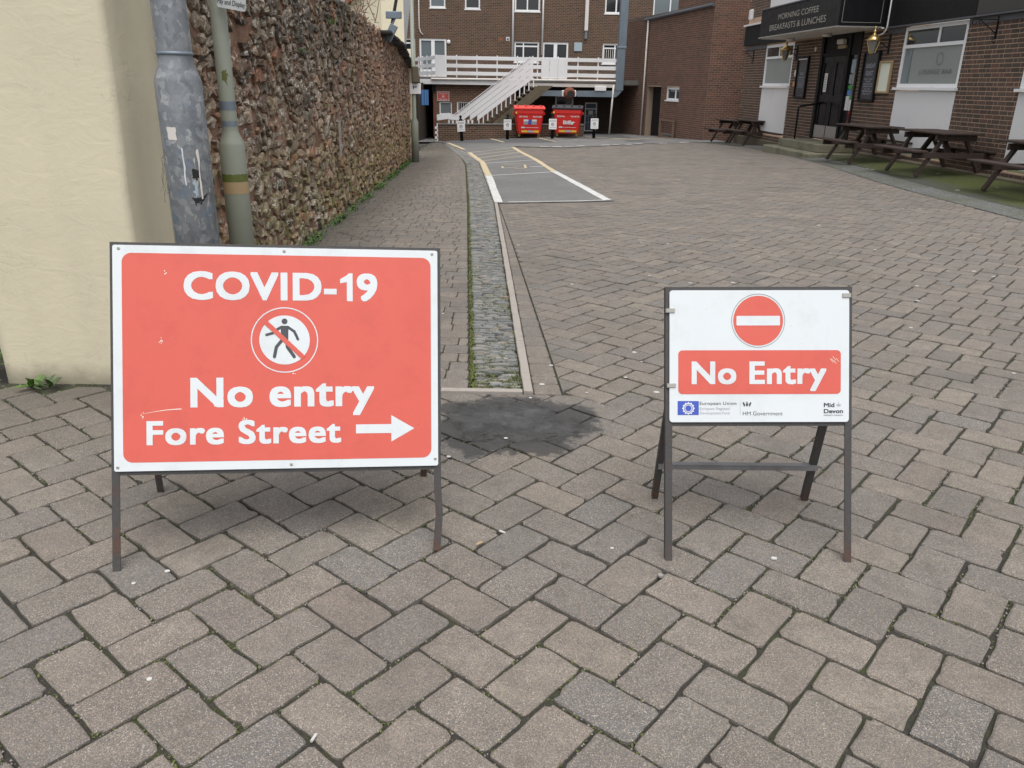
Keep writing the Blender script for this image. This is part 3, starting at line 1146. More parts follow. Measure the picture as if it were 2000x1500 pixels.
# slates on edge in the channel
sl_var = []
for k in range(10):
    rg = random.Random(300 + k)
    l, t = rg.uniform(.062, .125), rg.uniform(.009, .017)
    pts = []
    for i in range(5):
        a = -1 + 2 * i / 4
        w = t / 2 * (1 - abs(a) ** 3 * .55) * rg.uniform(.8, 1.15)
        pts.append((a * l / 2, -w))
    for i in range(5):
        a = 1 - 2 * i / 4
        w = t / 2 * (1 - abs(a) ** 3 * .55) * rg.uniform(.8, 1.15)
        pts.append((a * l / 2, w))
    mb = MB()
    n = 10
    top = [(p[0] * .93, p[1] * .55, 0.0 - abs(p[0]) * .05) for p in pts]
    vs = top + [(p[0], p[1], -.006 - abs(p[0]) * .05) for p in pts] + [(p[0], p[1], -.025) for p in pts]
    fs = [tuple(range(n))] + [(k2 * n + i, k2 * n + n + i, k2 * n + n + (i + 1) % n, k2 * n + (i + 1) % n) for k2 in (0, 1) for i in range(n)]
    mb.add(vs, fs)
    o = mb.build('v', M['slate'])
    sl_var.append((o.data, vs, fs, l, t))
    bpy.data.objects.remove(o)
smb = MB()
rg = random.Random(77)
y = 3.91
cnt = 0
while y < 30.4:
    x0, x1 = cxl(y) + .012, kx(y) - .008
    x = x0 + rg.uniform(0, .03)
    ty_ = []
    while x < x1 - .03:
        d, vs, fs, l, t = sl_var[rg.randrange(10)]
        if x + l > x1 + .01:
            l2 = x1 - x
            if l2 < .035:
                break
        else:
            l2 = l
        k = l2 / l
        px, py = x + l2 / 2, y + rg.gauss(0, .004) + .004 * math.sin(x * 40)
        z = gh(px, py) - .001 + rg.gauss(0, .0050)
        th = rg.gauss(0, .06)
        ty_.append(t)
        if rg.random() < .96:
            if cnt < 200 and y < 5.3:
                o = link('slate', d, channel)
                o.location = (px, py, z)
                o.rotation_euler = (rg.gauss(0, .08), 0, th)
                o.scale = (k, 1, 1)
                cnt += 1
            else:
                c, s = math.cos(th), math.sin(th)
                smb.add([(px + v[0] * k * c - v[1] * s, py + v[0] * k * s + v[1] * c, z + v[2]) for v in vs], fs, 0, rg.uniform(.01, .99))
        x += l2 + rg.uniform(.002, .012)
    y += (sum(ty_) / max(1, len(ty_))) * 1.22 + .0045
stuff(smb.build('slate_field', M['slate_f'], channel))

def m_puddle():
    t = NT('wet_silt_film')
    p = t.pos()
    x, y, z = t.sep(p)[:3]
    dx = t.math('DIVIDE', t.math('SUBTRACT', x, 0.02), 0.36)
    dy = t.math('DIVIDE', t.math('SUBTRACT', y, 3.47), 0.27)
    d = t.math('SQRT', t.math('ADD', t.math('MULTIPLY', dx, dx), t.math('MULTIPLY', dy, dy)))
    d = t.math('ADD', d, t.math('MULTIPLY', t.math('SUBTRACT', t.noise(p, 3.2, 6, .65), .5), 2.0))
    m = t.step(t.math('ADD', d, t.math('MULTIPLY', t.math('SUBTRACT', t.noise(p, 28, 5, .75), .5), 1.1)), .95, .72)
    gr = t.noise(p, 170, 4, .75)
    bl_ = t.noise(p, 11, 6, .7)
    c = t.mix(t.step(gr, .35, .65), (.022, .022, .022), (.115, .112, .108))
    c = t.mix(t.math('MULTIPLY', t.step(bl_, .5, .62), .7), c, (.016, .016, .016))
    t.base(c, t.mr(t.math('ADD', d, t.math('MULTIPLY', gr, .3)), .45, .95, .16, .75))
    t.set(t.b, 'Alpha', t.math('MULTIPLY', m, t.mr(t.noise(p, 7, 6, .7), .35, .6, .45, .97)))
    t.bump(gr, .6, .003)
    return t.m


M['puddle'] = m_puddle()
pvs, pfs = [], []
for j in range(13):
    for i in range(17):
        a_, r_2 = 2 * math.pi * i / 16, j / 12
        px_, py_ = .02 + .50 * r_2 * math.cos(a_), 3.46 + .375 * r_2 * math.sin(a_)
        pvs.append((px_, min(py_, 3.835), gh(px_, py_) + .0035))
for j in range(12):
    for i in range(16):
        pfs.append((j * 17 + i, (j + 1) * 17 + i, (j + 1) * 17 + i + 1, j * 17 + i + 1))
struct(MB().add(pvs, pfs).build('puddle', M['puddle']))

# concrete edging strip
kerb = struct(sheet('kerb_bed', [((kx(y), y), (kx(y) + .05, y)) for y in [3.87] + list(np.arange(4.4, 32, 1.0))], M['joint'], -.014, 1))
kerb.name = 'kerb'
y = 3.86
rg = random.Random(9)
while y < 31:
    y1 = y + .9 + rg.uniform(-.02, .02)
    mb = MB()
    n = 7
    L_, R__ = [], []
    for i in range(n):
        yk = y + .004 + (y1 - y - .006) * i / (n - 1)
        L_.append((kx(yk) + .002 + rg.gauss(0, .0012), yk))
        R__.append((kx(yk) + .050 + rg.gauss(0, .0012), yk))
    vs = []
    for a, b in zip(L_, R__):
        for px, dz in ((a[0], -.02), (a[0], .004), (a[0] + .004, .008), (b[0] - .004, .008), (b[0], .004), (b[0], -.02)):
            vs.append((px, a[1], gh(px, a[1]) + dz))
    fs = [(i * 6 + k, i * 6 + k + 1, i * 6 + k + 7, i * 6 + k + 6) for i in range(n - 1) for k in range(5)]
    fs += [(0, 5, 4, 3, 2, 1), tuple((n - 1) * 6 + k for k in range(6))]
    mb.add(vs, fs).build('kerb_stone', M['kerb'], kerb)
    y = y1
for xa, xb in ((-.37, -.01), (-.88, -.376), (-1.39, -.886)):
    xb = min(xb, .055)
    mb = MB()
    mb.bbox(xa, xb + (.065 if xb > -.05 else 0), 3.845, 3.885, -.02, .007, .004)
    mb.build('kerb_stone', M['kerb'], kerb)

# tarmac bay, back yard tarmac
road = struct(sheet('road', [((-.25, 11.66), (1.49, 12.16)), ((-.55, 16.0), (.89, 17.25)), ((-.81, 19.35), (.55, 20.8)), ((-1.27, 22.4), (.2, 23.8)), ((-1.86, 26), (-.05, 26.84)), ((-2.4, 29.4), (-.1, 27.1))], M['asphalt'], .010, 6))
back = [(-2.42, 29.4), (-1.7, 28.6), (-.1, 27.0), (1.44, 26.2), (3.2, 27.2), (4.8, 28.6), (5.8, 29.6), (6.7, 28.9), (7.4, 28.3)]
struct(sheet('yard_tarmac', [((x, y), (x + (.2 if x > -2 else -.9), 41)) for x, y in [(-5.5, 33.0), (-3.2, 32.9)] + back], M['asphalt'], .014, 14, sub=.6))
# alley floor beyond the path
# chippings strip and forecourt in front of the pub
E1 = [(6.30, -.8), (6.30, 5), (6.28, 10), (6.25, 11.1), (6.20, 12.4), (6.22, 14.35), (6.50, 17.8), (6.72, 21), (6.85, 24.7), (6.75, 27.2), (6.2, 29.2)]
struct(sheet('chippings_strip', [(a, (a[0] + .55, a[1])) for a in E1], M['chip'], .008, 3))
struct(sheet('forecourt', [((a[0] + .5, a[1]), (9.6, a[1])) for a in E1[:-1]] + [((6.8, 28.4), (9.6, 28.4))], M['fore'], .012, 12))


def line(pts, w, mat, dz=.014):
    mb = MB()
    L_, R__ = [], []
    pts = [Vector(p) for p in pts]
    dense = []
    for a, b in zip(pts[:-1], pts[1:]):
        k = max(1, int((b - a).length / .35))
        dense += [a + (b - a) * i / k for i in range(k)]
    dense.append(pts[-1])
    for i, p in enumerate(dense):
        d = (dense[min(i + 1, len(dense) - 1)] - dense[max(i - 1, 0)]).normalized()
        nrm = Vector((-d.y, d.x))
        for sg in (1, -1):
            q = p + nrm * sg * (w / 2 + rg.gauss(0, w * .03))
            mb.v.append((q.x, q.y, gh(q.x, q.y) + dz))
    for i in range(len(dense) - 1):
        mb.f.append((2 * i, 2 * i + 1, 2 * i + 3, 2 * i + 2))
        mb.mi.append(0)
        mb.a.append(0)
    return mb.build('painted_line', mat, road)


line([(-.24, 11.75), (-.52, 15.85)], .12, M['wline'])
line([(-.52, 15.87), (-.80, 19.5), (-1.2, 22.3), (-1.32, 23.2)], .12, M['yellow'])
line([(-1.55, 24.6), (-1.9, 26.6), (-2.5, 30.3)], .13, M['yellow'], .022)
line([(1.39, 12.22), (.80, 17.1)], .13, M['wline'])
line([(.80, 17.12), (.48, 20.8), (.12, 23.8), (-.1, 26.4)], .12, M['yellow'])
line([(-.10, 11.80), (1.36, 12.20)], .05, M['wline'])
line([(-.50, 15.9), (.80, 17.0)], .06, M['wline'])
line([(-.75, 19.0), (.52, 20.6)], .05, M['wline'])
for a, b in (((-.82, 19.8), (.32, 22.2)), ((-.95, 20.8), (.18, 23.9)), ((-1.1, 21.9), (.06, 25.0)), ((-1.3, 23.1), (-.1, 26.0))):
    line([a, b], .045, M['yellow'])
for a, b in (((-1.2, 36.0), (-.45, 30.0)), ((.9, 34.4), (1.45, 30.4)), ((3.9, 33.5), (4.7, 31.4)), ((2.9, 35.5), (4.6, 31.2)), ((5.9, 33.2), (3.7, 32.0)), ((4.6, 33.6), (5.8, 31.2))):
    line([a, b], .10, M['yellow'], .026)
# broken give-way marks along the far edge of the paving
for k in range(13):
    t = k / 12
    x0 = .75 + t * 4.9
    y0 = 26.35 + (1.0 * t + 1.2 * t * t) + rg.uniform(-.1, .1)
    if k not in (4, 9):
        line([(x0, y0 + .25), (x0 + .32 * rg.uniform(.7, 1.2), y0 + .32)], .28 * rg.uniform(.6, 1.1), M['wline'], .024)
# worn emblem and lettering in the bay (wheelchair box outline)
for a, b in (((-.28, 17.8), (.02, 18.0)), ((-.30, 18.2), (-.28, 17.75)), ((-.02, 17.7), (.22, 17.9)), ((.22, 17.9), (.20, 18.9)), ((-.33, 18.9), (.15, 19.1)), ((-.05, 18.3), (.12, 18.4))):
    line([a, b], .05, M['yellow'])
line([(.32, 18.3), (.62, 18.45)], .07, M['wline'])


# ------------------------------------------------------------------ brick laying
def lay(regions, holes, x_off, z_base, pattern, plane, rgk, depth=.006, course=.075):
    """Lay bricks on a plane. regions/holes are (x0,x1,z0,z1). Returns list of (x0,x1,z0,z1)."""
    out = []
    rg = random.Random(rgk)
    z_min, z_max = min(r[2] for r in regions), max(r[3] for r in regions)
    k = int(math.floor((z_min - z_base) / course))
    while z_base + k * course < z_max - .01:
        za, zb = z_base + k * course + .006, z_base + (k + 1) * course - .006
        for (rx0, rx1, rz0, rz1) in regions:
            if zb <= rz0 + .01 or za >= rz1 - .01:
                continue
            z0, z1 = max(za, rz0), min(zb, rz1)
            free = [(rx0, rx1)]
            for (hx0, hx1, hz0, hz1) in holes:
                if hz0 < z1 - .004 and hz1 > z0 + .004:
                    nf = []
                    for a, b in free:
                        if hx1 <= a or hx0 >= b:
                            nf.append((a, b))
                        else:
                            if hx0 > a:
                                nf.append((a, hx0))
                            if hx1 < b:
                                nf.append((hx1, b))
                    free = nf
            pat = pattern
            P = sum(pat)
            off = (k % 2) * (P * .5 if len(pat) > 1 else .1125) + ((k * 7) % 3) * (.06 if len(pat) > 1 else 0) + x_off
            x = math.floor((rx0 - off) / P) * P + off
            i = 0
            while x < rx1:
                w = pat[i % len(pat)]
                a, b = x + .006, x + w - .006
                for fa, fb in free:
                    aa, bb = max(a, fa), min(b, fb)
                    if bb - aa > .025:
                        out.append((aa, bb, z0, z1))
                x += w
                i += 1
        k += 1
    return out


def backing(mb, x0, x1, z0, z1, holes, y, thick=.2, rev=.12):
    xs_ = sorted({x0, x1} | {v for h in holes for v in h[:2] if x0 < v < x1})
    zs_ = sorted({z0, z1} | {v for h in holes for v in h[2:] if z0 < v < z1})
    for a, b in zip(xs_[:-1], xs_[1:]):
        for c, d in zip(zs_[:-1], zs_[1:]):
            mx, mz = (a + b) / 2, (c + d) / 2
            if any(h[0] < mx < h[1] and h[2] < mz < h[3] for h in holes):
                continue
            mb.add([(a, y, c), (b, y, c), (b, y, d), (a, y, d)], [(0, 1, 2, 3)])
    for h in holes:
        a, b, c, d = h
        for q in ([(a, y, c), (a, y, d), (a, y + rev, d), (a, y + rev, c)], [(b, y, c), (b, y + rev, c), (b, y + rev, d), (b, y, d)],
                  [(a, y, d), (b, y, d), (b, y + rev, d), (a, y + rev, d)], [(a, y, c), (a, y + rev, c), (b, y + rev, c), (b, y, c)]):
            mb.add(q, [(0, 1, 2, 3)])


_bm = {}


def brick_objs(bricks, parent, mat, mat_f, limit, key, y=0.0, proud=.004, axis='x', d=.05):
    bricks = sorted(bricks, key=key)
    field = MB()
    rg = random.Random(4)
    for k, (a, b, c, e) in enumerate(bricks):
        w, hgt = b - a, e - c
        pr = proud + rg.gauss(0, .0008)
        if k < limit:
            kk = (round(w, 3), round(hgt, 3), mat.name, axis)
            if kk not in _bm:
                mb = MB()
                W2, H2 = w / 2, hgt / 2
                t = .003
                vs = [(-W2 + t, 0, -H2 + t), (W2 - t, 0, -H2 + t), (W2 - t, 0, H2 - t), (-W2 + t, 0, H2 - t),
                      (-W2, .003, -H2), (W2, .003, -H2), (W2, .003, H2), (-W2, .003, H2),
                      (-W2, d, -H2), (W2, d, -H2), (W2, d, H2), (-W2, d, H2)]
                fs = [(0, 1, 2, 3)] + [(q + i, q + 4 + i, q + 4 + (i + 1) % 4, q + (i + 1) % 4)[::-1] for q in (0, 4) for i in range(4)]
                if axis == 'y':
                    vs = [(-v[1], v[0], v[2]) for v in vs]
                mb.add(vs, fs)
                o = mb.build('v', mat)
                _bm[kk] = o.data
                bpy.data.objects.remove(o)
            o = link('brick', _bm[kk], parent)
            m = ((a + b) / 2, y - pr, (c + e) / 2)
            o.location = m if axis == 'x' else (-(y - pr), (a + b) / 2, (c + e) / 2)
        else:
            yy_ = y - pr
            vs = [(a, yy_, c), (b, yy_, c), (b, yy_, e), (a, yy_, e), (a, yy_ + .02, c), (b, yy_ + .02, c), (b, yy_ + .02, e), (a, yy_ + .02, e)]
            if axis == 'y':
                vs = [(-v[1], v[0], v[2]) for v in vs]
            field.add(vs, [(0, 1, 2, 3), (0, 4, 5, 1), (3, 2, 6, 7), (0, 3, 7, 4), (1, 5, 6, 2)], 0, rg.uniform(.01, .99))
    if field.v:
        stuff(field.build('brick_field', mat_f, parent))


def window(parent, x0, x1, z0, z1, y, fr=.06, mull=(), trans=(), glass='glassdark', frm='upvc', sill=True, depth=.07):
    mb = MB()
    for a, b, c, d in ((x0, x0 + fr, z0, z1), (x1 - fr, x1, z0, z1), (x0 + fr, x1 - fr, z0, z0 + fr), (x0 + fr, x1 - fr, z1 - fr, z1)):
        mb.box(a, b, y, y + depth, c, d)
    for m in mull:
        mb.box(m[0] - fr * .45, m[0] + fr * .45, y + .004, y + depth, (m[1] if len(m) > 1 else z0 + fr), (m[2] if len(m) > 2 else z1 - fr))
    for t in trans:
        mb.box(x0 + fr, x1 - fr, y + .007, y + depth, t - fr * .45, t + fr * .45)
    w = mb.build('window', M[frm], parent)
    g = MB().box(x0 + fr * .5, x1 - fr * .5, y + depth * .55, y + depth * .55 + .01, z0 + fr * .5, z1 - fr * .5)
    g.build('pane', M[glass], w)
    if sill:
        MB().box(x0 - .04, x1 + .04, y - .07, y + .02, z0 - .05, z0 - .002).build('sill', M[frm], w)
    return w


# ------------------------------------------------------------------ the public house on the right
pub = thing('public_house', 'brown brick pub with black canopy, white panels and white windows', 'pub', (8.085, 15.954, 0), R_(-86.857))
XL, XR = -12.15, 5.2
ph = [(-10.2, -7.98, .18, 2.70), (-6.07, -3.85, .0, 2.74), (-1.97, .26, .24, 2.72), (2.06, 4.3, .24, 2.72)]
bk = MB()
backing(bk, XL, XR, -.6, 2.74, ph, 0, rev=.08)
bk.add([(XL, 0, -.6), (XL, 6, -.6), (XL, 6, 7.0), (XL, 0, 7.0)], [(0, 3, 2, 1)])
bk.add([(XL, 0, 3.5), (XR, 0, 3.5), (XR, 0, 7.0), (XL, 0, 7.0)], [(0, 1, 2, 3)])
bk.build('wall', M['mortar'], pub)
S1, H1 = .225, .1125
pat = (S1, S1, H1)
bl = lay([(XL, XR, -.12, 2.71)], ph, .03, 0.0, pat, None, 1)
bl += lay([(XL, -10.22, 3.55, 5.0)], [], .03, 0.0, pat, None, 2)
bl = [b for b in bl if not (-5.9 < b[0] < -4.3 and b[3] < .3)]
brick_objs(bl, pub, M['pbrick'], M['pbrick_f'], 300, lambda b: (0 if b[0] >= .2 and b[1] < 2.1 else 1, -b[2] if b[0] >= .2 and b[1] < 2.1 else -b[0]))
# white panels and windows
for k, (a, b) in enumerate(((-10.2, -7.98), (-1.97, .26), (2.06, 4.3))):
    p = MB().bbox(a + .01, b - .01, -.012, .06, .30 if k else .26, 1.49, .004).build('panel', M['white'], pub)
window(pub, -10.2, -7.98, 1.55, 2.68, -.005, .07, mull=[(-9.1, 2.36)], trans=[2.33], glass='frost')
w2 = window(pub, -1.97, .26, 1.55, 2.70, -.005, .07, mull=[(-.68, 2.36)], trans=[2.33], glass='frost')
window(pub, 2.06, 4.3, 1.55, 2.70, -.005, .07, mull=[(3.3, 2.36)], trans=[2.33], glass='frost')
for a, b in ((-10.13, -8.05), (-1.90, .19)):
    MB().box(a, b, .018, .03, 2.37, 2.62).build('pane', M['glassdark'], pub)
# curtains edge seen behind the frosted lower pane
MB().box(-1.89, -1.62, .020, .030, 1.62, 2.29).build('curtain', M['glassgrey'], pub)
t = text('LOUNGE BAR', -1.22, -.07, 1.80, .085, .022, M['etched'], pub, space=1.1, shear=.15)
rg_ = MB()
ring(rg_, (-.55, 2.07), .10, .112, .021)
rg_.build('etched_ring', M['etched'], pub)
# fascia bands
fb_ = MB()
fb_.bbox(XL, -2.62, -.10, 0, 2.735, 3.30, .006)
fb_.build('fascia', M['blackm'], pub)
MB().bbox(-2.61, .55, -.10, 0, 2.745, 3.75, .006).build('fascia', M['blackm'], pub)
MB().bbox(.56, XR, -.10, 0, 2.745, 3.75, .006).build('fascia', M['reflband'], pub)
MB().box(-2.61, XR, -.125, -.02, 2.715, 2.742).build('fascia_trim', M['lead'], pub)
MB().box(XL - .02, -8.0, -.16, 0, 3.31, 3.36).build('ledge', M['white'], pub)
MB().bbox(-10.2, -8.0, -.05, .02, 3.40, 5.0, .004).build('panel', M['white'], pub)
# lead dressing over the piers
for a, b in ((XL, -10.22), (-2.7, -1.98), (.27, 2.05)):
    MB().box(a, b, -.018, 0, 2.615, 2.712).build('lead_flashing', M['lead'], pub)
# canopy
can = MB()
can.bbox(-7.7, -2.75, -1.12, -.102, 2.74, 3.42, .008)
cp = can.build('canopy', M['black'], pub)
MB().prism([(-7.73, -1.15), (-2.72, -1.15), (-2.72, 0), (-7.73, 0)], 3.421, 3.45).build('canopy_cap', M['lead'], cp)
MB().box(-7.66, -2.79, -1.08, -.11, 2.722, 2.739).build('soffit', M['soft'], cp)
tr = MB().box(-7.72, -2.74, -1.135, -1.121, 2.735, 2.765).box(-2.749, -2.735, -1.12, -.15, 2.735, 2.76)
tr.build('canopy_trim', M['alum'], cp)
text('MORNING COFFEE', -6.40, -3.88, 3.12, .125, -1.124, M['gold'], cp, bold=-.004)
text('BREAKFASTS & LUNCHES', -6.95, -3.42, 2.885, .135, -1.124, M['gold'], cp, bold=-.004)
# pinstripe frame on the canopy side
sd = MB()
for a, b, c, d in ((-1.05, -.20, 2.83, 2.836), (-1.05, -.20, 3.34, 3.346), (-1.05, -1.044, 2.836, 3.34), (-.206, -.20, 2.836, 3.34)):
    sd.box(-2.748, -2.744, a, b, c, d)
sd.build('pinstripe', M['gold'], cp)
for x in (-6.9, -4.6):
    MB().lathe([(.10, 0), (.115, .05), (.10, .075)], (x, -.55, 2.645), 16).build('soffit_light', M['soft'], cp, True)
# doors
dr = MB()
dr.box(-6.07, -5.93, -.03, .10, .28, 2.74)
dr.box(-4.50, -4.40, -.03, .10, .28, 2.74)
dr.box(-3.93, -3.85, -.03, .10, .28, 2.74)
dr.box(-5.93, -4.50, -.02, .10, 2.25, 2.32)
dr.box(-5.93, -4.50, .02, .10, 2.32, 2.74)
dr.box(-4.40, -3.93, .00, .08, .28, .62)
dr.box(-4.40, -3.93, .00, .08, 2.25, 2.74)
dr.build('door_frame', M['blackm'], pub)
for a, b in ((-5.925, -5.225), (-5.215, -4.505)):
    m = MB()
    m.box(a, b, .035, .07, .31, 2.245)
    st = .11
    for x0, x1, z0, z1 in ((a, a + st, .31, 2.245), (b - st, b, .31, 2.245), (a + st, b - st, 2.10, 2.245), (a + st, b - st, 1.18, 1.34), (a + st, b - st, .31, .60)):
        m.box(x0, x1, .01, .036, z0, z1)
    m.box(a + st + .05, b - st - .05, .022, .036, .66, 1.12)
    m.box(a + st + .05, b - st - .05, .022, .036, 1.40, 2.04)
    dd = m.build('door', M['black'], pub)
    MB().box(a + .02, b - .02, .002, .012, .32, .62).build('kick_plate', M['alum'], dd)
MB().box(-5.7, -5.52, .004, .0095, 1.42, 1.86).build('notice', M['white'], pub)
nt = MB()
for k in range(9):
    nt.add([(-5.67, .0025, 1.47 + k * .04), (-5.55, .0025, 1.47 + k * .04), (-5.55, .0025, 1.483 + k * .04), (-5.67, .0025, 1.483 + k * .04)], [(0, 1, 2, 3)])
nt.build('notice_print', M['signink'], pub)
MB().box(-4.40, -3.93, .035, .045, .62, 2.25).build('side_light', M['glassdark'], pub)
for x0, x1, z0, z1, mt in ((-4.31, -4.10, 1.86, 2.15, 'bluegrey'), (-4.33, -4.22, 1.62, 1.82, 'bluegrey'), (-4.20, -4.08, 1.62, 1.82, 'alum'), (-4.33, -4.12, 1.50, 1.585, 'green'),
                           (-4.33, -4.14, 1.36, 1.48, 'blue'), (-4.36, -4.19, 1.02, 1.34, 'white'), (-4.17, -4.03, 1.02, 1.26, 'white'), (-4.17, -4.05, 1.27, 1.34, 'green')):
    MB().box(x0, x1, .028, .034, z0, z1).build('sticker', M[mt], pub)
MB().bbox(-5.05, -4.72, -.10, .019, 2.50, 2.62, .02).build('exit_light', M['soft'], pub)
MB().box(-5.1, -4.66, -.03, .019, 2.41, 2.48).build('yellow_plate', M['oak'], pub)
MB().lathe([(.09, 0), (.09, .012)], (0, 0, 0), 20).build('round_plaque', M['white'], pub, mx=Matrix.Translation((-7.62, -.008, 1.88)) @ Matrix.Rotation(R_(90), 4, 'X'))
MB().box(-7.72, -7.57, -.02, -.008, 1.54, 1.67).build('orange_sticker', M['orange'], pub)
MB().box(-6.45, -6.37, -.05, -.008, 2.40, 2.50).build('sensor', M['soft'], pub)
# moss and dirt kerb at the wall foot
MB().bbox(-2.9, XR, -.16, .0, -.3, .165, .02).build('plinth', M['oldconc'], pub)
MB().bbox(XL, -6.3, -.10, .0, -.5, .02, .02).build('plinth', M['oldconc'], pub)

fr = [(XL + 12.15)]


def pubpt(u, off, z):
    a = R_(-86.857)
    return Vector((8.085 + u * math.cos(a) + off * math.sin(a), 15.954 + u * math.sin(a) - off * math.cos(a), z))


def on_pub(name, label, cat, u, off, z, group=None, extra=0.0):
    return thing(name, label, cat, pubpt(u, off, z), R_(-86.857) + extra, group)


# steps
st = on_pub('door_steps', 'two mossy concrete steps below the black pub double doors', 'steps', -4.7, .6, -.1)
MB().bbox(-1.5, 1.5, -.60, .58, -.25, .19, .02).build('lower_step', M['concstep'], st)
MB().bbox(-1.25, 1.25, -.28, .585, .192, .375, .012).build('upper_step', M['concstep'], st)
# handrail
hr = on_pub('handrail', 'black tubular handrail left of the pub door steps', 'handrail', -5.6, .6, .1)
m = MB()
m.tube([(0, 0, 0), (0, 0, .93), (.02, .03, .97), (.0, .62, 1.06)], .024, 8)
m.build('rail', M['blackm'], hr, True)
MB().lathe([(.05, 0), (.05, .02)], (0, 0, .1), 12).build('base_plate', M['blackm'], hr)
# alarm box, hanging basket brackets
a_ = on_pub('alarm_box', 'small white alarm box high on the pub far corner', 'alarm box', -11.85, .005, 3.50)
MB().bbox(-.13, .13, -.10, 0, 0, .30, .03).build('cover', M['white'], a_)
for u, zt, sz, lab in ((1.12, 2.64, .68, 'wrought iron hanging bracket on the brick pier right of the lounge window'), (-11.3, 2.55, .55, 'small hanging bracket on the far brick pier of the pub')):
    b_ = on_pub('hanging_bracket', lab, 'bracket', u, .008, zt, 'iron hanging brackets on the pub wall', extra=0)
    m = MB()
    m.bar((0, -.01, .06), (0, -.01, -.30), .025, .012)
    m.build('back_bar', M['blackm'], b_)
    m = MB()
    m.bar((0, -.01, 0), (0, -sz * .62, .0), .012, .012)
    m.bar((0, -.01, -.22), (0, -sz * .5, 0), .012, .012)
    m.build('arm', M['blackm'], b_)
    m = MB()
    pts = [(0, -sz * .62 - .04 * math.sin(t) , .0 - .04 + .04 * math.cos(t)) for t in np.linspace(0, 4.6, 12)]
    m.tube(pts, .007, 5)
    m.tube([(0, -.02 - .03 * math.sin(t), -.30 - .03 + .03 * math.cos(t)) for t in np.linspace(0, 4.6, 10)], .007, 5)
    m.tube([(0, -sz * .45 - .035 * math.sin(t), -.035 + .035 * math.cos(t)) for t in np.linspace(0, 4.6, 10)], .006, 5)
    m.build('scroll', M['blackm'], b_)
# thin white pipe by the canopy
wp = on_pub('white_pipe', 'thin white pipe bending under the canopy end', 'pipe', -2.58, .12, 2.62)
MB().tube([(0, 0, 1.1), (0, 0, .12), (-.03, -.0, .06), (-.12, 0, .0), (-.42, 0, -.03)], .018, 8).build('pipe', M['white'], wp, True)
MB().lathe([(.035, 0), (.035, .02)], (-.14, -.02, .10), 10).build('rose', M['white'], wp)


# chalk boards
def chalkboard(u, lab, lines, refl):
    b = on_pub('chalk_board', lab, 'menu board', u, .012, 1.24, 'chalk menu boards beside the pub door')
    m = MB()
    for x0, x1, z0, z1 in ((-.37, -.32, 0, 1.06), (.32, .37, 0, 1.06), (-.32, .32, 0, .05), (-.32, .32, 1.01, 1.06)):
        m.bbox(x0, x1, -.06, 0, z0, z1, .006)
    m.build('frame', M['black'], b)
    MB().box(-.32, .32, -.03, -.01, .05, 1.01).build('board', M['chalk'], b)
    if refl:
        MB().box(-.30, .30, -.052, -.050, .97, 1.0).build('ledge', M['white'], b)  # thin white strip painted in as a reflection across the board
    z = .80 if not refl else .66
    for s, cap, w in lines:
        text(s, -w, w, z - cap, cap, -.0325, M['chalkw'], b, bold=.01)
        z -= cap * 1.62
    return b


chalkboard(-3.2, 'chalk menu board headed Sunday Roast, right of the pub door', [('SUNDAY', .095, .22), ('ROAST', .095, .17), ('ROAST OF THE DAY', .032, .2), ('SEE BAR', .032, .12), ('ROAST OR CHOPS', .032, .22), ('SERVED WITH', .032, .22), ('ALL THE', .032, .13), ('TRIMMINGS', .032, .24), ('AND GRAVY', .032, .2)], False)
chalkboard(-7.1, 'narrow chalk menu board left of the pub door', [('ROAST', .07, .12), ('MENU', .03, .2), ('SOUP OF DAY', .03, .2), ('FISH PIE', .03, .18), ('CHIPS', .03, .2), ('PIES', .03, .18), ('AND PEAS', .03, .2)], True)
mc = on_pub('menu_case', 'empty cream menu case with oak frame beside the chalk board', 'menu case', -2.5, .012, 1.42)
m = MB()
for x0, x1, z0, z1 in ((-.27, -.22, 0, .66), (.22, .27, 0, .66), (-.22, .22, 0, .045), (-.22, .22, .615, .66)):
    m.bbox(x0, x1, -.05, 0, z0, z1, .006)
m.build('frame', M['oak'], mc)
MB().box(-.22, .22, -.03, -.01, .045, .615).build('backing_sheet', M['menu'], mc)


# coach lanterns
def lantern(u, off, z, lab):
    t = on_pub('coach_lantern', lab, 'wall lamp', u, off, z, 'brass coach lanterns flanking the pub door')
    MB().lathe([(.02, -.02), (.055, 0), (.06, .01)], seg=6).build('base_cup', M['brass'], t)
    g = MB()
    g.lathe([(.055, .01), (.125, .25)], seg=6)
    g.build('glass', M['glassgrey'], t)
    f = MB()
    for k in range(6):
        a = 2 * math.pi * k / 6
        f.bar((.058 * math.cos(a), .058 * math.sin(a), .01), (.128 * math.cos(a), .128 * math.sin(a), .255), .012, .012)
    f.build('cage', M['brass'], t)
    MB().lathe([(.155, .25), (.160, .27), (.10, .33), (.075, .345), (.05, .37), (.035, .38), (.022, .40), (.035, .425), (.03, .45), (.012, .47), (.018, .49), (.004, .54)], seg=12).build('crown', M['brass'], t, True)
    b = MB()
    b.bar((0, .12, .27), (0, off - .01, .27), .02, .02)
    b.bar((0, .10, .26), (0, off - .01, .10), .014, .014)
    b.box(-.03, .03, off - .02, off, .0, .38)
    b.build('bracket', M['blackm'], t)


lantern(-7.72, .33, 2.21, 'brass coach lantern left of the pub door, under the canopy')
lantern(-2.58, .36, 2.22, 'brass coach lantern right of the pub door above the chalk board')


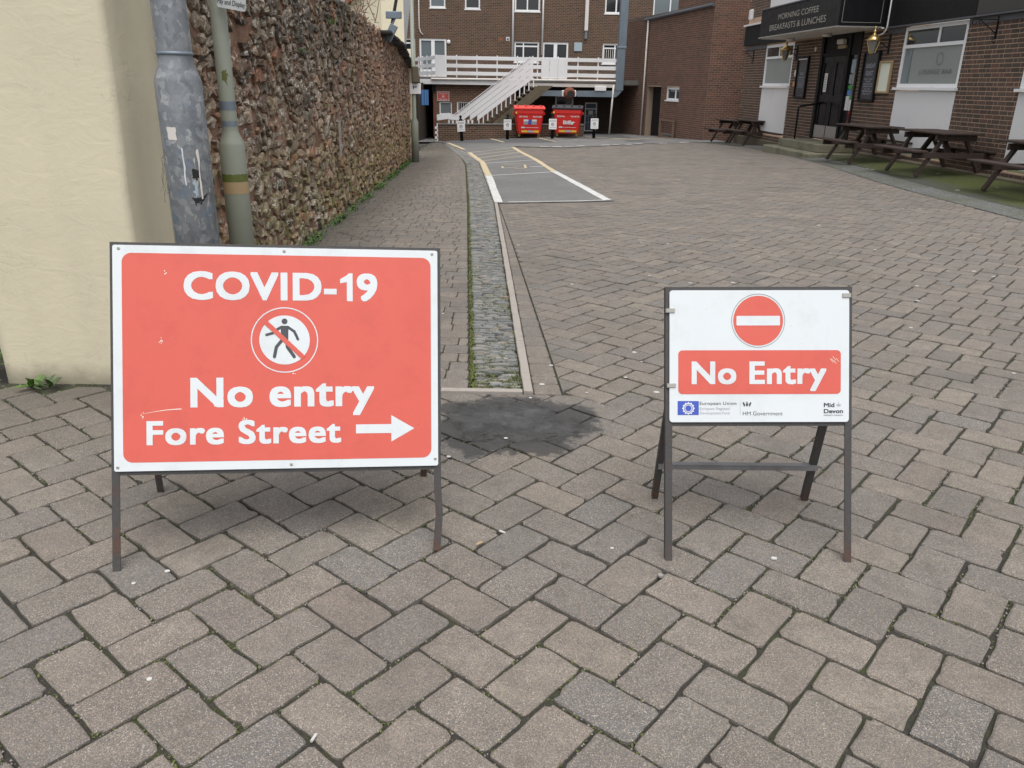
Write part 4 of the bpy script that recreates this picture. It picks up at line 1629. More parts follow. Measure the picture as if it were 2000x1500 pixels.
# ------------------------------------------------------------------ picnic tables
def picnic_proto():
    t = thing('picnic_table', 'x', 'picnic table', (0, 0, 0), 0, 'dark wooden picnic tables outside the pub')
    L = 1.50
    for k in range(5):
        y = -.30 + k * .15
        MB().bbox(-L / 2, L / 2, y - .070, y + .070, .705, .737, .005).build('top_board', M['wood'], t)
    for sy in (-1, 1):
        for k in range(2):
            y = sy * (.60 + k * .125)
            MB().bbox(-L / 2, L / 2, y - .058, y + .058, .412, .444, .005).build('seat_board', M['wood'], t)
    for sx in (-.52, .52):
        for sy in (-1, 1):
            MB().bar((sx, sy * .57, 0.0), (sx, sy * .16, .70), .045, .082, up=(1, 0, 0)).build('leg', M['wood'], t)
        MB().bbox(sx + .025, sx + .07, -.72, .72, .31, .405, .004).build('cross_beam', M['wood'], t)
        MB().bbox(sx + .025, sx + .07, -.36, .36, .60, .695, .004).build('top_beam', M['wood'], t)
        MB().bar((sx * .92, 0, .34), (sx * .22, 0, .69), .045, .085, up=(0, 1, 0)).build('brace', M['wood'], t)
    return t


pt = picnic_proto()
TB = [(7.38, 17.55, -86, 'picnic table between the pub steps and the lounge window'),
      (7.50, 14.85, -87, 'picnic table in front of the white panel under the lounge window'),
      (7.72, 11.95, -87, 'picnic table at the right edge of the photo'),
      (7.45, 26.2, -80, 'picnic table just left of the pub steps'),
      (7.40, 28.35, -76, 'farthest picnic table at the pub corner')]
for k, (x, y, a, lab) in enumerate(TB):
    z = gh(x, y) + .01
    if k == 0:
        pt.location = (x, y, z)
        pt.rotation_euler = (0, 0, R_(a))
        pt['label'] = lab
    else:
        copy_thing(pt, (x, y, z), R_(a), lab)

# ------------------------------------------------------------------ side building
sb = thing('brick_outbuilding', 'plain red brown brick building with doorway between the yard and the pub', 'building', (6.922, 30.928, 0), R_(-77.76))
sh = [(-6.05, -4.36, -.75, 1.45), (-3.88, -2.53, .98, 1.45), (-3.98, -2.43, -.75, .14)]
sh = [(-6.02, -4.42, -.75, 1.46), (-3.86, -2.56, .95, 1.45)]
mb = MB()
backing(mb, -9.9, 0, -1.2, 4.22, sh, 0, rev=.3)
mb.add([(0, 0, -1.2), (0, 1.6, -1.2), (0, 1.6, 6.5), (0, 0, 6.5)], [(0, 1, 2, 3)])
mb.add([(-5.5, .9, 4.2), (0, .9, 4.2), (0, .9, 6.5), (-5.5, .9, 6.5)], [(0, 1, 2, 3)])
mb.add([(-3.0, -.0, 4.22), (0, 0, 4.22), (0, 0, 6.5), (-3.0, .9, 6.5)], [])
mb.build('wall', M['mortar_s'], sb)
bl = lay([(-9.88, -.005, -1.0, 4.18)], sh, 0, 0, (.225,), None, 3)
brick_objs(bl, sb, M['sbrick'], M['sbrick_f'], 0, lambda b: -b[0])
bl = lay([(.005, 1.5, -.9, 5.0)], [], 0, 0, (.225,), None, 4)
brick_objs(bl, sb, M['sbrick'], M['sbrick_f'], 300, lambda b: b[2] if b[2] > -.3 else 99, axis='y')
bl = lay([(-5.5, -.01, 4.22, 6.0)], [], 0, 0, (.225,), None, 5)
brick_objs(bl, sb, M['sbrick'], M['sbrick_f'], 0, lambda b: b[0], y=.9)
MB().box(-6.02, -4.42, .28, .33, -.75, 1.46).build('door', M['blackm'], sb)
MB().box(-10.0, 0, -.02, 1.2, 4.225, 4.27).build('roof', M['felt'], sb)
MB().tube([(-6.7, -.08, 4.12), (0.0, -.08, 4.20)], .06, 8).build('gutter', M['lead'], sb)
MB().tube([(-6.25, -.09, 4.1), (-6.25, -.09, -.65)], .035, 8).build('downpipe', M['soft'], sb, True)
window(sb, -3.86, -2.56, .96, 1.44, .03, .07, mull=[(-3.0,)], glass='glassdark')
rk = thing('timber_frame', 'weathered timber frame standing against the brick outbuilding wall', 'frame', (0, 0, 0), 0)
rk.location = (6.922 + -3.2 * .212 - .977 * .12, 30.928 + 3.2 * .977 - .212 * .12, -.62)
rk.rotation_euler = (0, 0, R_(-77.76))
for x in (-.72, .62):
    MB().bar((x, 0, 0), (x, 0, .78), .07, .06).build('post', M['twig'], rk)
MB().bar((-.75, 0, .18), (.7, 0, .14), .05, .08).build('rail', M['twig'], rk)
MB().bar((-.78, 0, .80), (.7, 0, .80), .06, .05).build('rail', M['twig'], rk)
MB().bbox(-.62, .52, -.02, .06, .22, .30, .01).build('slab', M['felt'], rk)

# ------------------------------------------------------------------ far brick block with flats above
FB = thing('brick_flats', 'brown brick flats with white windows across the far end', 'building', (0, 45.0, 0), R_(1.5))
K = lambda x, z: (x * 1.145, 1.5 + (z - 1.5) * 1.145)


def kr(x0, x1, z0, z1):
    a, c = K(x0, z0)
    b, d = K(x1, z1)
    return (a, b, c, d)


wins = dict(u1=kr(-3.97, -3.27, 4.6, 5.9), u2=kr(-2.4, -1.72, 4.57, 5.9), u3=kr(-.17, .96, 4.52, 5.9), u4=kr(3.88, 4.9, 4.5, 5.9), u5=kr(6.05, 7.6, 4.35, 5.9),
            w0=kr(-5.6, -4.66, 2.44, 3.32), dl=kr(-4.47, -3.25, 1.72, 3.33), wr=kr(-.16, .96, 2.40, 3.27), dr=kr(1.13, 2.3, 1.72, 3.27), w5=kr(3.87, 5.0, 2.40, 3.25))
fh = list(wins.values())
mb = MB()
backing(mb, -7.2, 10.2, -1.5, 7.6, fh, 0, rev=.15)
mb.add([(-7.2, 0, -1.5), (-7.2, 0, 7.6), (-7.2, 4, 7.6), (-7.2, 4, -1.5)], [(0, 1, 2, 3)])
mb.build('wall', M['mortar_f'], FB)
bl = lay([(-7.2, 10.0, 1.72, 7.0)], fh, 0, 0, (.225,), None, 6)
brick_objs(bl, FB, M['sbrick'], M['fbrick_f'], 0, lambda b: b[0])
for nme, gl, mu, trn in (('u1', 'glassgrey', (), ()), ('u2', 'glassdark', (), ()), ('u3', 'glassdark', ('m',), ()), ('u4', 'glassdark', ('m',), ()), ('u5', 'glassgrey', ('m',), ()),
                         ('w0', 'glassdark', ('m',), ('t',)), ('wr', 'glassdark', ('a',), ('t',)), ('w5', 'glassdark', ('m',), ('t',))):
    a, b, c, d = wins[nme]
    window(FB, a, b, c, d, .04, .075, mull=[((a + b) / 2 if k == 'm' else a + (b - a) * .37,) for k in mu], trans=[d - .22 for k in trn], glass=gl)
a, b, c, d = wins['w5']
m = MB()
for k in range(11):
    x = a + .1 + (b - a - .2) * k / 10
    m.box(x - .012, x + .012, .05, .065, c + .08, d - .28)
m.build('blind', M['soft'], FB)
for nme, gl in (('dl', 'glassgrey'), ('dr', 'glassdark')):
    a, b, c, d = wins[nme]
    m_ = (a + b) / 2
    f = MB()
    for x0, x1, z0, z1 in ((a, a + .09, c, d), (b - .09, b, c, d), (a + .09, b - .09, d - .10, d), (m_ - .09, m_ + .09, c, d - .1), (a + .09, m_ - .09, c, c + .35), (m_ + .09, b - .09, c, c + .35)):
        f.box(x0, x1, .03, .10, z0, z1)
    dd = f.build('patio_door', M['upvc'], FB)
    MB().box(a + .05, b - .05, .07, .08, c + .1, d - .05).build('pane', M[gl], dd)
for x, r, zt, zb in ((-.275, .05, 7.5, 2.7), (1.26, .045, 7.5, 2.9)):
    MB().tube([(x, -.07, zt), (x, -.07, zb)], r, 8).build('downpipe', M['white'], FB, True)
MB().tube([(-5.1, -.06, 7.5), (-5.1, -.06, 4.1), (-5.05, -.06, 3.9), (-4.9, -.06, 3.75)], .03, 8).build('downpipe', M['soft'], FB, True)
MB().bbox(3.42, 3.60, -.16, 0, 4.1, 7.5, .01).build('flue_casing', M['soft'], FB)
MB().box(3.45, 3.57, -.12, -.0, 3.72, 4.1).build('flue_end', M['duct'], FB)
a, b, c, d = kr(2.56, 2.92, 2.91, 3.27)
MB().bbox(a, b, -.06, 0, c, d, .01).build('vent_cover', M['bluegrey'], FB)
MB().lathe([(.10, 0), (.10, .05), (.06, .08)], (0, 0, 0), 16).build('wall_light', M['white'], FB, mx=Matrix.Translation((-3.60, -.01, 3.45)) @ Matrix.Rotation(R_(90), 4, 'X'))
MB().box(-.62, -.44, -.03, 0, 3.55, 3.73).build('air_vent', M['white'], FB)
MB().lathe([(.055, 0), (.055, .03)], (0, 0, 0), 12).build('air_vent_hole', M['felt'], FB, mx=Matrix.Translation((-.53, -.032, 3.64)) @ Matrix.Rotation(R_(90), 4, 'X'))
MB().box(-1.0, -.80, -.008, 0, 3.55, 3.70).build('red_patch', M['tile'], FB)

# flat-roofed ground floor in front of it
GB = thing('flat_roofed_extension', 'brown brick ground floor extension under the white balcony', 'extension', (0, 37.7, 0), R_(1.5))
gh1 = [(-3.47, -2.91, .13, .67), (-2.68, -2.10, .22, .68)]
mb = MB()
backing(mb, -3.75, -.10, -1.3, 1.45, gh1, .25, rev=.12)
mb.add([(-3.75, .25, -1.3), (-3.75, .25, 1.45), (-3.95, 7.2, 1.45), (-3.95, 7.2, -1.3)], [(0, 1, 2, 3)])
mb.add([(-.10, .25, -1.3), (-.10, 2.1, -1.3), (-.10, 2.1, 1.45), (-.10, .25, 1.45)], [(0, 1, 2, 3)])
gh2 = [(1.86, 2.72, .53, 1.0), (3.28, 3.86, -.6, .70)]
mb.build('wall', M['mortar_f'], GB)
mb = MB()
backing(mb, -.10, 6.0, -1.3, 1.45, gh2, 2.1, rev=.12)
mb.build('wall', M['shademortar'], GB)
bl = lay([(-3.74, -.11, -1.2, 1.44)], gh1, 0, 0, (.225,), None, 7)
brick_objs(bl, GB, M['sbrick'], M['sbrick_f'], 0, lambda b: b[0], y=.25)
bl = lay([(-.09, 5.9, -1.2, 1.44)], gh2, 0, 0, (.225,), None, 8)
brick_objs(bl, GB, M['pbrick'], M['dbrick_f'], 0, lambda b: b[0], y=2.1)  # recessed wall: deck shade is painted into brick and mortar
window(GB, -3.47, -2.91, .13, .67, .28, .05, glass='glassgrey', sill=False)
w = window(GB, -2.68, -2.10, .22, .68, .28, .05, glass='glassdark', sill=False)
m = MB()
for k in range(5):
    m.box(-2.60 + k * .1, -2.585 + k * .1, .262, .275, .26, .64)
m.build('bars', M['white'], w)
window(GB, 1.86, 2.72, .53, 1.0, 2.12, .07, glass='glassdark', sill=True)
w = window(GB, 3.28, 3.86, -.60, .70, 2.14, .055, trans=[.42], glass='bluedoor', sill=False)
w.name = 'glazed_door'
m = MB()
for x in (3.47, 3.67):
    m.box(x - .012, x + .012, 2.135, 2.145, -.5, .4)
for z in (-.2, .1):
    m.box(3.33, 3.81, 2.135, 2.145, z - .012, z + .012)
m.build('glazing_bar', M['bluegrey'], w)
MB().box(3.48, 3.66, 2.12, 2.132, .16, .34).build('notice', M['menu'], w)
# roof slab and white fascia
MB().box(-4.45, 6.0, .06, 7.25, 1.50, 1.70).build('roof', M['felt'], GB)
MB().bbox(-4.30, .45, -.02, .055, 1.40, 1.60, .006).build('fascia_board', M['white'], GB)
MB().bbox(.50, 4.35, -.02, .055, 1.38, 1.52, .006).build('fascia_board', M['soft'], GB)
MB().tube([(-3.8, -.06, 1.62), (4.35, -.06, 1.66)], .045, 8).build('gutter', M['soft'], GB)
MB().box(-3.75, 5.9, .26, 2.08, 1.46, 1.495).build('soffit', M['felt'], GB)
MB().tube([(4.28, -.05, 1.5), (4.22, .1, -.65)], .04, 8).build('downpipe', M['soft'], GB, True)
MB().tube([(.30, 1.9, 1.4), (.30, 1.9, -.6)], .04, 8).build('downpipe', M['soft'], GB, True)
MB().bbox(3.45, 3.95, -.10, .05, 1.24, 1.43, .01).build('lamp_box', M['white'], GB)
MB().tube([(-3.70, .18, 1.35), (-3.70, .18, -.9)], .025, 6).build('downpipe', M['tile'], GB)
MB().box(-3.78, -3.62, .12, .24, 1.08, 1.36).build('hopper', M['blackm'], GB)

# balcony railing
rl = thing('balcony_railing', 'white boarded railing along the flat roof balcony', 'railing', (0, 37.7, 1.7), R_(1.5))
segs = [((-3.57, .06), (4.45, .06)), ((-3.57, .06), (-4.95, 4.6)), ((-4.95, 4.6), (-6.4, 4.6))]
for (x0, y0), (x1, y1) in segs:
    for z in (.76, .44, .13):
        MB().bar((x0, y0, z + .04), (x1, y1, z + .04), .03, .155).build('rail', M['white'], rl)
    n = max(1, int(math.dist((x0, y0), (x1, y1)) / .82))
    for k in range(n + 1):
        t = k / n
        MB().bar((x0 + (x1 - x0) * t, y0 + (y1 - y0) * t + .035, 0), (x0 + (x1 - x0) * t, y0 + (y1 - y0) * t + .035, .92), .05, .05).build('post', M['white'], rl)
MB().box(-3.62, -3.20, .0, .04, .02, .90).build('infill_panel', M['white'], rl)
for a in (1.05, 1.42, 1.79):
    MB().box(a, a + .36, .0, .042, .02, .86).build('infill_panel', M['white'], rl)

# outside staircase
sc_ = thing('outside_staircase', 'concrete staircase with sloping white boarded parapet up to the balcony', 'staircase', (0, 36.7, 0), R_(1.5))
tx, tz, bx_, bz = .55, 2.50, -2.72, .10
ang = math.atan2(tz - bz, tx - bx_)
sl_ = (tz - bz) / (tx - bx_)
for k in range(4):
    zt_ = .03 - k * .236
    xl_ = bx_ + max(0, (-.05 - (bz + zt_ - .205)) / sl_)
    P_ = []
    for xx, dz in ((xl_, -.220), (tx + .12, -.220), (tx + .12, 0), (xl_, 0)):
        P_.append((xx, bz + (xx - bx_) * sl_ + zt_ + dz))
    MB().prism(P_, 0, .03, mat=Matrix(((1, 0, 0, 0), (0, 0, 1, 0), (0, 1, 0, 0), (0, 0, 0, 1)))).build('parapet_board', M['white'], sc_)
MB().bar((bx_ - .02, 0, bz + .07), (tx - .02, 0, tz + .07), .08, .03).build('coping', M['white'], sc_)
for k in range(13):
    t = (k + .5) / 13
    x = -1.75 + t * 2.55
    z = -.28 + t * 1.82
    MB().bar((x, .03, z - .12), (x, .03, z + .25), .045, .045).build('baluster', M['white'], sc_)
    MB().box(x - .10, x + .12, .06, 1.0, z - .17, z - .09).build('step', M['oldconc'], sc_)
m = MB()
m.prism([(-1.62, -.62), (-1.0, -.62), (1.55, 1.42), (.90, 1.42)], -.14, -.02, mat=Matrix(((1, 0, 0, 0), (0, 0, 1, .16), (0, 1, 0, 0), (0, 0, 0, 1))))
m.build('stringer', M['oldconc'], sc_)
MB().bar((-3.45, -.5, .06), (-2.95, -.0, .12), .03, .24).build('parapet_board', M['white'], sc_)
MB().bar((-2.95, 0, .09), (-2.35, 0, .03), .03, .24).build('parapet_board', M['white'], sc_)
for k in range(7):
    MB().box(-3.0 + k * .17, -2.92 + k * .17, .0, .04, -.35, -.03).build('baluster', M['white'], sc_)
MB().box(-3.5, -.9, .04, 1.0, -.75, -.36).build('landing', M['oldconc'], sc_)

# ventilation duct and fan
dc = thing('ventilation_duct', 'grey galvanised ventilation duct bending up the wall corner', 'duct', (0, 37.55, 0), R_(1.5))
m = MB()
m.prism([(.45, .99), (2.0, .99), (2.12, 1.1), (2.0, 1.225), (.45, 1.215)], .1, .42, mat=Matrix(((1, 0, 0, 0), (0, 0, 1, 0), (0, 1, 0, 0), (0, 0, 0, 1))))
m.build('duct_run', M['duct'], dc)
m = MB()
m.prism([(2.58, 1.1), (2.70, .985), (4.42, .985), (4.66, 1.22), (4.50, 1.30), (4.40, 1.25), (2.70, 1.235)], .1, .42, mat=Matrix(((1, 0, 0, 0), (0, 0, 1, 0), (0, 1, 0, 0), (0, 0, 0, 1))))
m.build('duct_run', M['duct'], dc)
MB().bbox(4.36, 4.72, .08, .46, 1.26, 3.0, .01).build('duct_riser', M['duct'], dc)
MB().bbox(4.40, 4.74, .08, .46, 3.06, 6.2, .01).build('duct_riser', M['duct'], dc)
MB().bbox(4.34, 4.76, .06, .48, 2.99, 3.07, .01).build('flange', M['duct'], dc)
for x in (2.06, 2.56):
    MB().bbox(x - .07, x + .07, .05, .44, .98, 1.24, .02).build('flange', M['white'], dc)
m = MB()
m.lathe([(.10, -.14), (.25, -.13), (.26, .13), (.10, .14)], seg=20)
fn_ = m.build('fan_casing', M['rust'], dc, True, mx=Matrix.Translation((2.32, .12, 1.12)) @ Matrix.Rotation(R_(90), 4, 'X'))
MB().lathe([(.155, -.02), (.155, .03)], seg=18).build('fan_motor', M['rubber'], dc, mx=Matrix.Translation((2.38, -.04, 1.08)) @ Matrix.Rotation(R_(90), 4, 'X'))

# low brick wall in front
dw = thing('low_brick_wall', 'low brown brick wall with flat coping behind the bollards', 'wall', (-3.22, 34.4, 0), R_(14))
WL = 6.3
mb = MB()
mb.box(0, WL, 0, .2, -1.3, -.16)
mb.build('core', M['mortar_f'], dw)
bl = lay([(0, WL, -1.1, -.165)], [], 0, 0, (.225,), None, 9)
brick_objs(bl, dw, M['pbrick'], M['fbrick_f'], 0, lambda b: b[0], y=0)
MB().bbox(-.03, WL + .03, -.03, .23, -.16, -.10, .01).build('coping', M['felt'], dw)
# white toothed end trim
m = MB()
for k in range(4):
    m.box(-.14, -.02, -.02, .06, -.22 - k * .19 - .10, -.22 - k * .19)
m.box(-.06, -.02, -.02, .06, -.95, -.1)
m.build('end_trim', M['white'], dw)

# small no entry sign on the extension wall
sg = thing('wall_sign', 'small red and white COVID-19 no entry sign on the far brick wall', 'sign', (-3.30, 37.84, .70), R_(1.5))
MB().box(-.27, .27, 0, .02, 0, .40).build('plate', M['signwhite'], sg)
m = MB()
flat(m, rrect(-.245, .245, .025, .375, .03), -.003)
m.build('red_panel', M['signred'], sg)
text('COVID-19', -.18, .18, .285, .055, -.005, M['signwhite'], sg, bold=.02)
text('No entry', -.17, .17, .05, .06, -.005, M['signwhite'], sg, bold=.02)
m = MB()
flat(m, disc((0, .195), .06, 20), -.005)
m.build('roundel', M['signwhite'], sg)
m = MB()
ring(m, (0, .195), .042, .052, -.006, n=20)
m.bar((-.03, -.006, .225), (.03, -.006, .165), .001, .012)
m.build('roundel_ring', M['signred'], sg)


# waste bins
def bin_(x, y, rz, lab, lidmat, words, second):
    z = gh(x, y)
    t = thing('wheeled_waste_bin', lab, 'waste bin', (x, y, z), R_(rz), 'large red wheeled waste bins')
    m = MB()
    W0, W1, D0, D1 = .46, .60, .34, .46
    zb, zt = .20, 1.14
    lv = [(W0, D0, zb), (W0 + .03, D0 + .02, zb + .10), (W1 - .02, D1 - .02, zt - .16), (W1, D1, zt - .15), (W1, D1, zt)]
    vs, fs = [], []
    for w, d, zz in lv:
        c = .05
        vs += [(-w + c, -d, zz), (w - c, -d, zz), (w, -d + c, zz), (w, d - c, zz), (w - c, d, zz), (-w + c, d, zz), (-w, d - c, zz), (-w, -d + c, zz)]
    for k in range(len(lv) - 1):
        for i in range(8):
            fs.append((k * 8 + i, k * 8 + (i + 1) % 8, k * 8 + 8 + (i + 1) % 8, k * 8 + 8 + i))
    fs.append(tuple(range(7, -1, -1)))
    m.add(vs, fs)
    m.build('body', M['binred'], t)
    m = MB()
    prof = [(-.48, 0), (-.50, .05), (-.38, .11), (.2, .15), (.46, .13), (.48, 0)]
    vs = []
    for xx in (-.63, .63):
        vs += [(xx, p[0], zt + p[1]) for p in prof]
    n = len(prof)
    m.add(vs, [tuple(range(n)), tuple(range(2 * n - 1, n - 1, -1))] + [(i, n + i, n + (i + 1) % n, (i + 1) % n) for i in range(n)])
    for k in range(4):
        xx = -.5 + k * .32
        m.box(xx, xx + .06, -.40, .40, zt + .10, zt + .165)
    m.build('lid', M[lidmat], t)
    for sx in (-1, 1):
        MB().box(sx * .64 - .03, sx * .64 + .03, -.10, .10, .93, 1.03).build('trunnion', M['binred'], t)
        for sy in (-.27, .27):
            w = MB().lathe([(.02, -.022), (.085, -.022), (.085, .022), (.02, .022)], seg=14).build('castor', M['rubber'], t, mx=Matrix.Translation((sx * .40, sy, .086)) @ Matrix.Rotation(R_(90), 4, 'Y'))
            MB().bar((sx * .40, sy, .08), (sx * .40, sy, .21), .035, .07).build('castor_fork', M['yellowp'] if sy < 0 else M['duct'], t)
    yb = lambda zz: -(D0 + .02 + (D1 - .02 - D0 - .02) * (zz - zb - .1) / (zt - .16 - zb - .1)) - .006
    text(words[0], -.42, -.08, .84, .06, yb(.88), M['signwhite'], t, bold=.015)
    text(words[1], .14, .50, .84, .06, yb(.88), M['signwhite'], t, bold=.015)
    if second:
        text('Biffa', -.16, .26, .56, .15, yb(.72), M['signwhite'], t, bold=.03)
        MB().prism([(.24, .60), (.33, .64), (.24, .68)], 0, .002, mat=Matrix(((1, 0, 0, 0), (0, 0, 1, yb(.66)), (0, 1, 0, 0), (0, 0, 0, 1)))).build('logo_arrow', M['signwhite'], t)
    else:
        for (a, b, c, d, mm) in ((-.24, -.04, .68, .76, 'signwhite'), (.10, .30, .68, .76, 'signwhite'), (-.24, -.06, .56, .67, 'inkgrey'), (.08, .30, .56, .67, 'inkgrey'), (-.04, .08, .57, .75, 'signblue')):
            MB().add([(a, yb(c) - .001, c), (b, yb(c) - .001, c), (b, yb(d) - .001, d), (a, yb(d) - .001, d)], [(0, 1, 2, 3)]).build('label_patch', M[mm], t)
    for (a, b, c, d, mm) in ((-.33, -.18, .42, .47, 'signwhite'), (-.16, .38, .435, .45, 'signwhite'), (-.32, -.06, .25, .33, 'yellowp'), (-.05, .16, .25, .33, 'bluegrey'), (.17, .40, .25, .33, 'yellowp')):
        zc = max(c, zb + .1)
        MB().add([(a, yb(c) - .002, c), (b, yb(c) - .002, c), (b, yb(d) - .002, d), (a, yb(d) - .002, d)], [(0, 1, 2, 3)]).build('label_patch', M[mm], t)
    MB().box(-.58, -.52, -.475, -.455, .98, 1.06).build('label_patch', M['yellowp'], t)


bin_(.50, 34.85, 4, 'red waste bin with a red lid, left of the two', 'binredlid', ('DRY MIXED', 'RECYCLING'), False)
bin_(2.12, 34.95, -6, 'red waste bin with a black lid and white Biffa lettering', 'binblack', ('GENERAL', 'WASTE'), True)

# bollards with parking notices
bol = None
for k, (x, y, lab) in enumerate(((-2.18, 33.3, 'black bollard with tilted parking notice before the low wall, farthest left'), (-.36, 33.7, 'black bollard with notice just left of the red-lidded bin'),
                                 (1.46, 33.8, 'black bollard with notice between the two red bins'), (3.15, 33.9, 'black bollard with notice right of the bins by the glazed door'))):
    z = gh(x, y)
    if bol is None:
        bol = thing('bollard', lab, 'bollard', (x, y, z), 0, 'black bollards carrying white parking notices')
        m = MB().lathe([(.062, -.05), (.062, .78), (.075, .80), (.075, .84), (.05, .86), (.03, .88), (.055, .92), (.055, .96), (.02, 1.0)], seg=14)
        m.build('post', M['blackm'], bol, True)
        p = MB().bbox(-.155, .155, -.09, -.07, .38, .78, .005).build('notice', M['white'], bol)
        text('NO PARKING', -.12, .12, .72, .022, -.0925, M['signink'], p, bold=.02)
        text('PRIVATE LAND', -.12, .12, .68, .022, -.0925, M['signink'], p, bold=.02)
        m = MB()
        ring(m, (0, .57), .05, .065, -.0925, n=20)
        m.build('print', M['signink'], p)
        text('P', -.03, .03, .54, .06, -.0925, M['signink'], p, bold=.03)
        text('PERMIT HOLDERS', -.12, .12, .44, .022, -.0925, M['signink'], p)
    else:
        c_ = copy_thing(bol, (x, y, z), 0, lab)
bol.rotation_euler = (R_(1), R_(-3), R_(5))

# alley gate and blue sheet
al = thing('alley_wall', 'dark brick passage wall left of the extension, in deep shade', 'wall', (-4.15, 33.5, 0), 0)
MB().box(-.15, 0, 2.0, 8.0, -1.4, 1.45).build('wall', M['fbrick_f'], al)
MB().bbox(-1.7, .2, 8.0, 8.2, -1.4, 1.5, .02).build('gate', M['blackm'], al)
bs = thing('blue_sheet', 'blue plastic sheet hanging in the dark passage', 'sheet', (-4.0, 36.5, .55), R_(-8))
m = MB()
n = 9
vs = [(-.18 + .36 * i / n, .03 * math.sin(i * 2.1), z) for z in (0, .3, .62) for i in range(n + 1)]
m.add(vs, [(j * (n + 1) + i, j * (n + 1) + i + 1, (j + 1) * (n + 1) + i + 1, (j + 1) * (n + 1) + i) for j in range(2) for i in range(n)])
m.add([(v[0], v[1] + .012, v[2]) for v in vs], [(j * (n + 1) + i, (j + 1) * (n + 1) + i, (j + 1) * (n + 1) + i + 1, j * (n + 1) + i + 1) for j in range(2) for i in range(n)])
m.build('sheet', M['blue'], bs)

# ------------------------------------------------------------------ cream house beyond the rubble wall
ch = thing('cream_house', 'pale cream rendered house with red tiled verge behind the stone wall', 'house', (-3.15, 24.0, 0), 0)
MB().prism([(-.62, 0), (0, 0), (-1.3, 6), (-1.9, 6)], -.5, 7).build('wall', M['cream2'], ch)
m = MB()
pts = [(-5.5, -.5), (-.625, -.5), (-.625, 3.95), (-1.6, 3.05), (-5.5, -.3)]
m.prism([(-3.2, -.5), (-.625, -.5), (-.625, 4.35), (-1.55, 3.35), (-3.2, 1.9)], 0, .3, mat=Matrix(((1, 0, 0, 0), (0, 0, 1, .02), (0, 1, 0, 0), (0, 0, 0, 1))))
m.build('gable_wall', M['cream'], ch)  # darker cream here paints the shading of the turned face
m = MB()
m.bar((-3.25, 0, 1.92), (-.62, 0, 4.30), .35, .09)
m.build('verge', M['tile'], ch)
MB().bbox(0.0, .24, -.3, .1, -.5, 2.33, .01).build('buttress', M['cream2'], ch)
sr = thing('slate_roof_house', 'grey slate roof showing above the ivy end of the wall', 'roof', (-6.5, 30, 0), 0)
m = MB()
m.add([(-6, 0, 1.8), (2.5, 0, 1.8), (2.5, 5, 6.8), (-6, 5, 6.8)], [(0, 1, 2, 3)])
m.add([(-6, .3, -1), (2.5, .3, -1), (2.5, .3, 1.9), (-6, .3, 1.9)], [(0, 1, 2, 3)])
m.build('roof', M['roofslate'], sr)


# ------------------------------------------------------------------ rubble stone wall
wall = thing('stone_wall', 'tall weathered rubble stone wall along the footpath', 'wall', (wx(4.5), 4.5, 0), R_(90 + 2.12))
# local x runs up the lane, local -y faces the footpath
Wlen = 16.0


def wtop(s):
    if s < 6:
        return 2.62 - .03 * s
    if s < 11.5:
        return 2.44 - (s - 6) * .03
    if s < 13.2:
        return 2.275 - (s - 11.5) * .05
    return 2.19 - (s - 13.2) * .13


# core with an uneven face
from mathutils import noise as mn
nu, nv = 130, 26
vs = []
for j in range(nv + 1):
    for i in range(nu + 1):
        s_ = i / nu * Wlen
        z0 = gh(*((wx(4.5) - .037 * s_), 4.5 + s_)) - .1
        z_ = z0 + (wtop(s_) - .03 - z0) * j / nv
        vs.append((s_, .012 - .028 * mn.fractal(Vector((s_ * 5, z_ * 6, 3.3)), 1, 2, 3), z_))
fs = [(j * (nu + 1) + i, j * (nu + 1) + i + 1, (j + 1) * (nu + 1) + i + 1, (j + 1) * (nu + 1) + i) for j in range(nv) for i in range(nu)]
core = MB().add(vs, [f[::-1] for f in fs])
core.box(0, Wlen, .06, .40, -.7, 1.9)
core.build('core', M['earth'], wall)
rg = random.Random(55)
cell = {}
stones = []
cw, chh = .152, .088


def corner(i, j, k):
    key = (i, j, k)
    if key not in cell:
        r = random.Random(hash(key) & 0xffffff)
        cell[key] = (r.gauss(0, .030), r.gauss(0, .020))
    return cell[key]


def sid(s, z):
    # domain warp so courses wander
    return s + .09 * mn.noise(Vector((s * 2.3, z * 3.1, 0))), z + .085 * mn.noise(Vector((s * 2.1, z * 2.2, 9)))


cells_ = []
for j in range(-12, 34):
    for i in range(-1, int(Wlen / cw) + 2):
        cx = (i + (.5 if j % 2 else 0)) * cw
        cz = j * chh
        # hex: corners shared with neighbours
        cs = []
        for (du, dv, key) in ((-.5, -.22, ('b', 2 * i + (j % 2) - 1, j)), (0, -.5 - .10, ('a', 2 * i + (j % 2), j)), (.5, -.22, ('b', 2 * i + (j % 2) + 1, j)),
                              (.5, .22, ('a', 2 * i + (j % 2) + 1, j + 1)), (0, .5 + .10, ('b', 2 * i + (j % 2), j + 1)), (-.5, .22, ('a', 2 * i + (j % 2) - 1, j + 1))):
            q = corner(*key)
            cs.append(sid(cx + du * cw + q[0], cz + dv * chh + q[1]))
        cells_.append((i, j, cx, cz, cs))


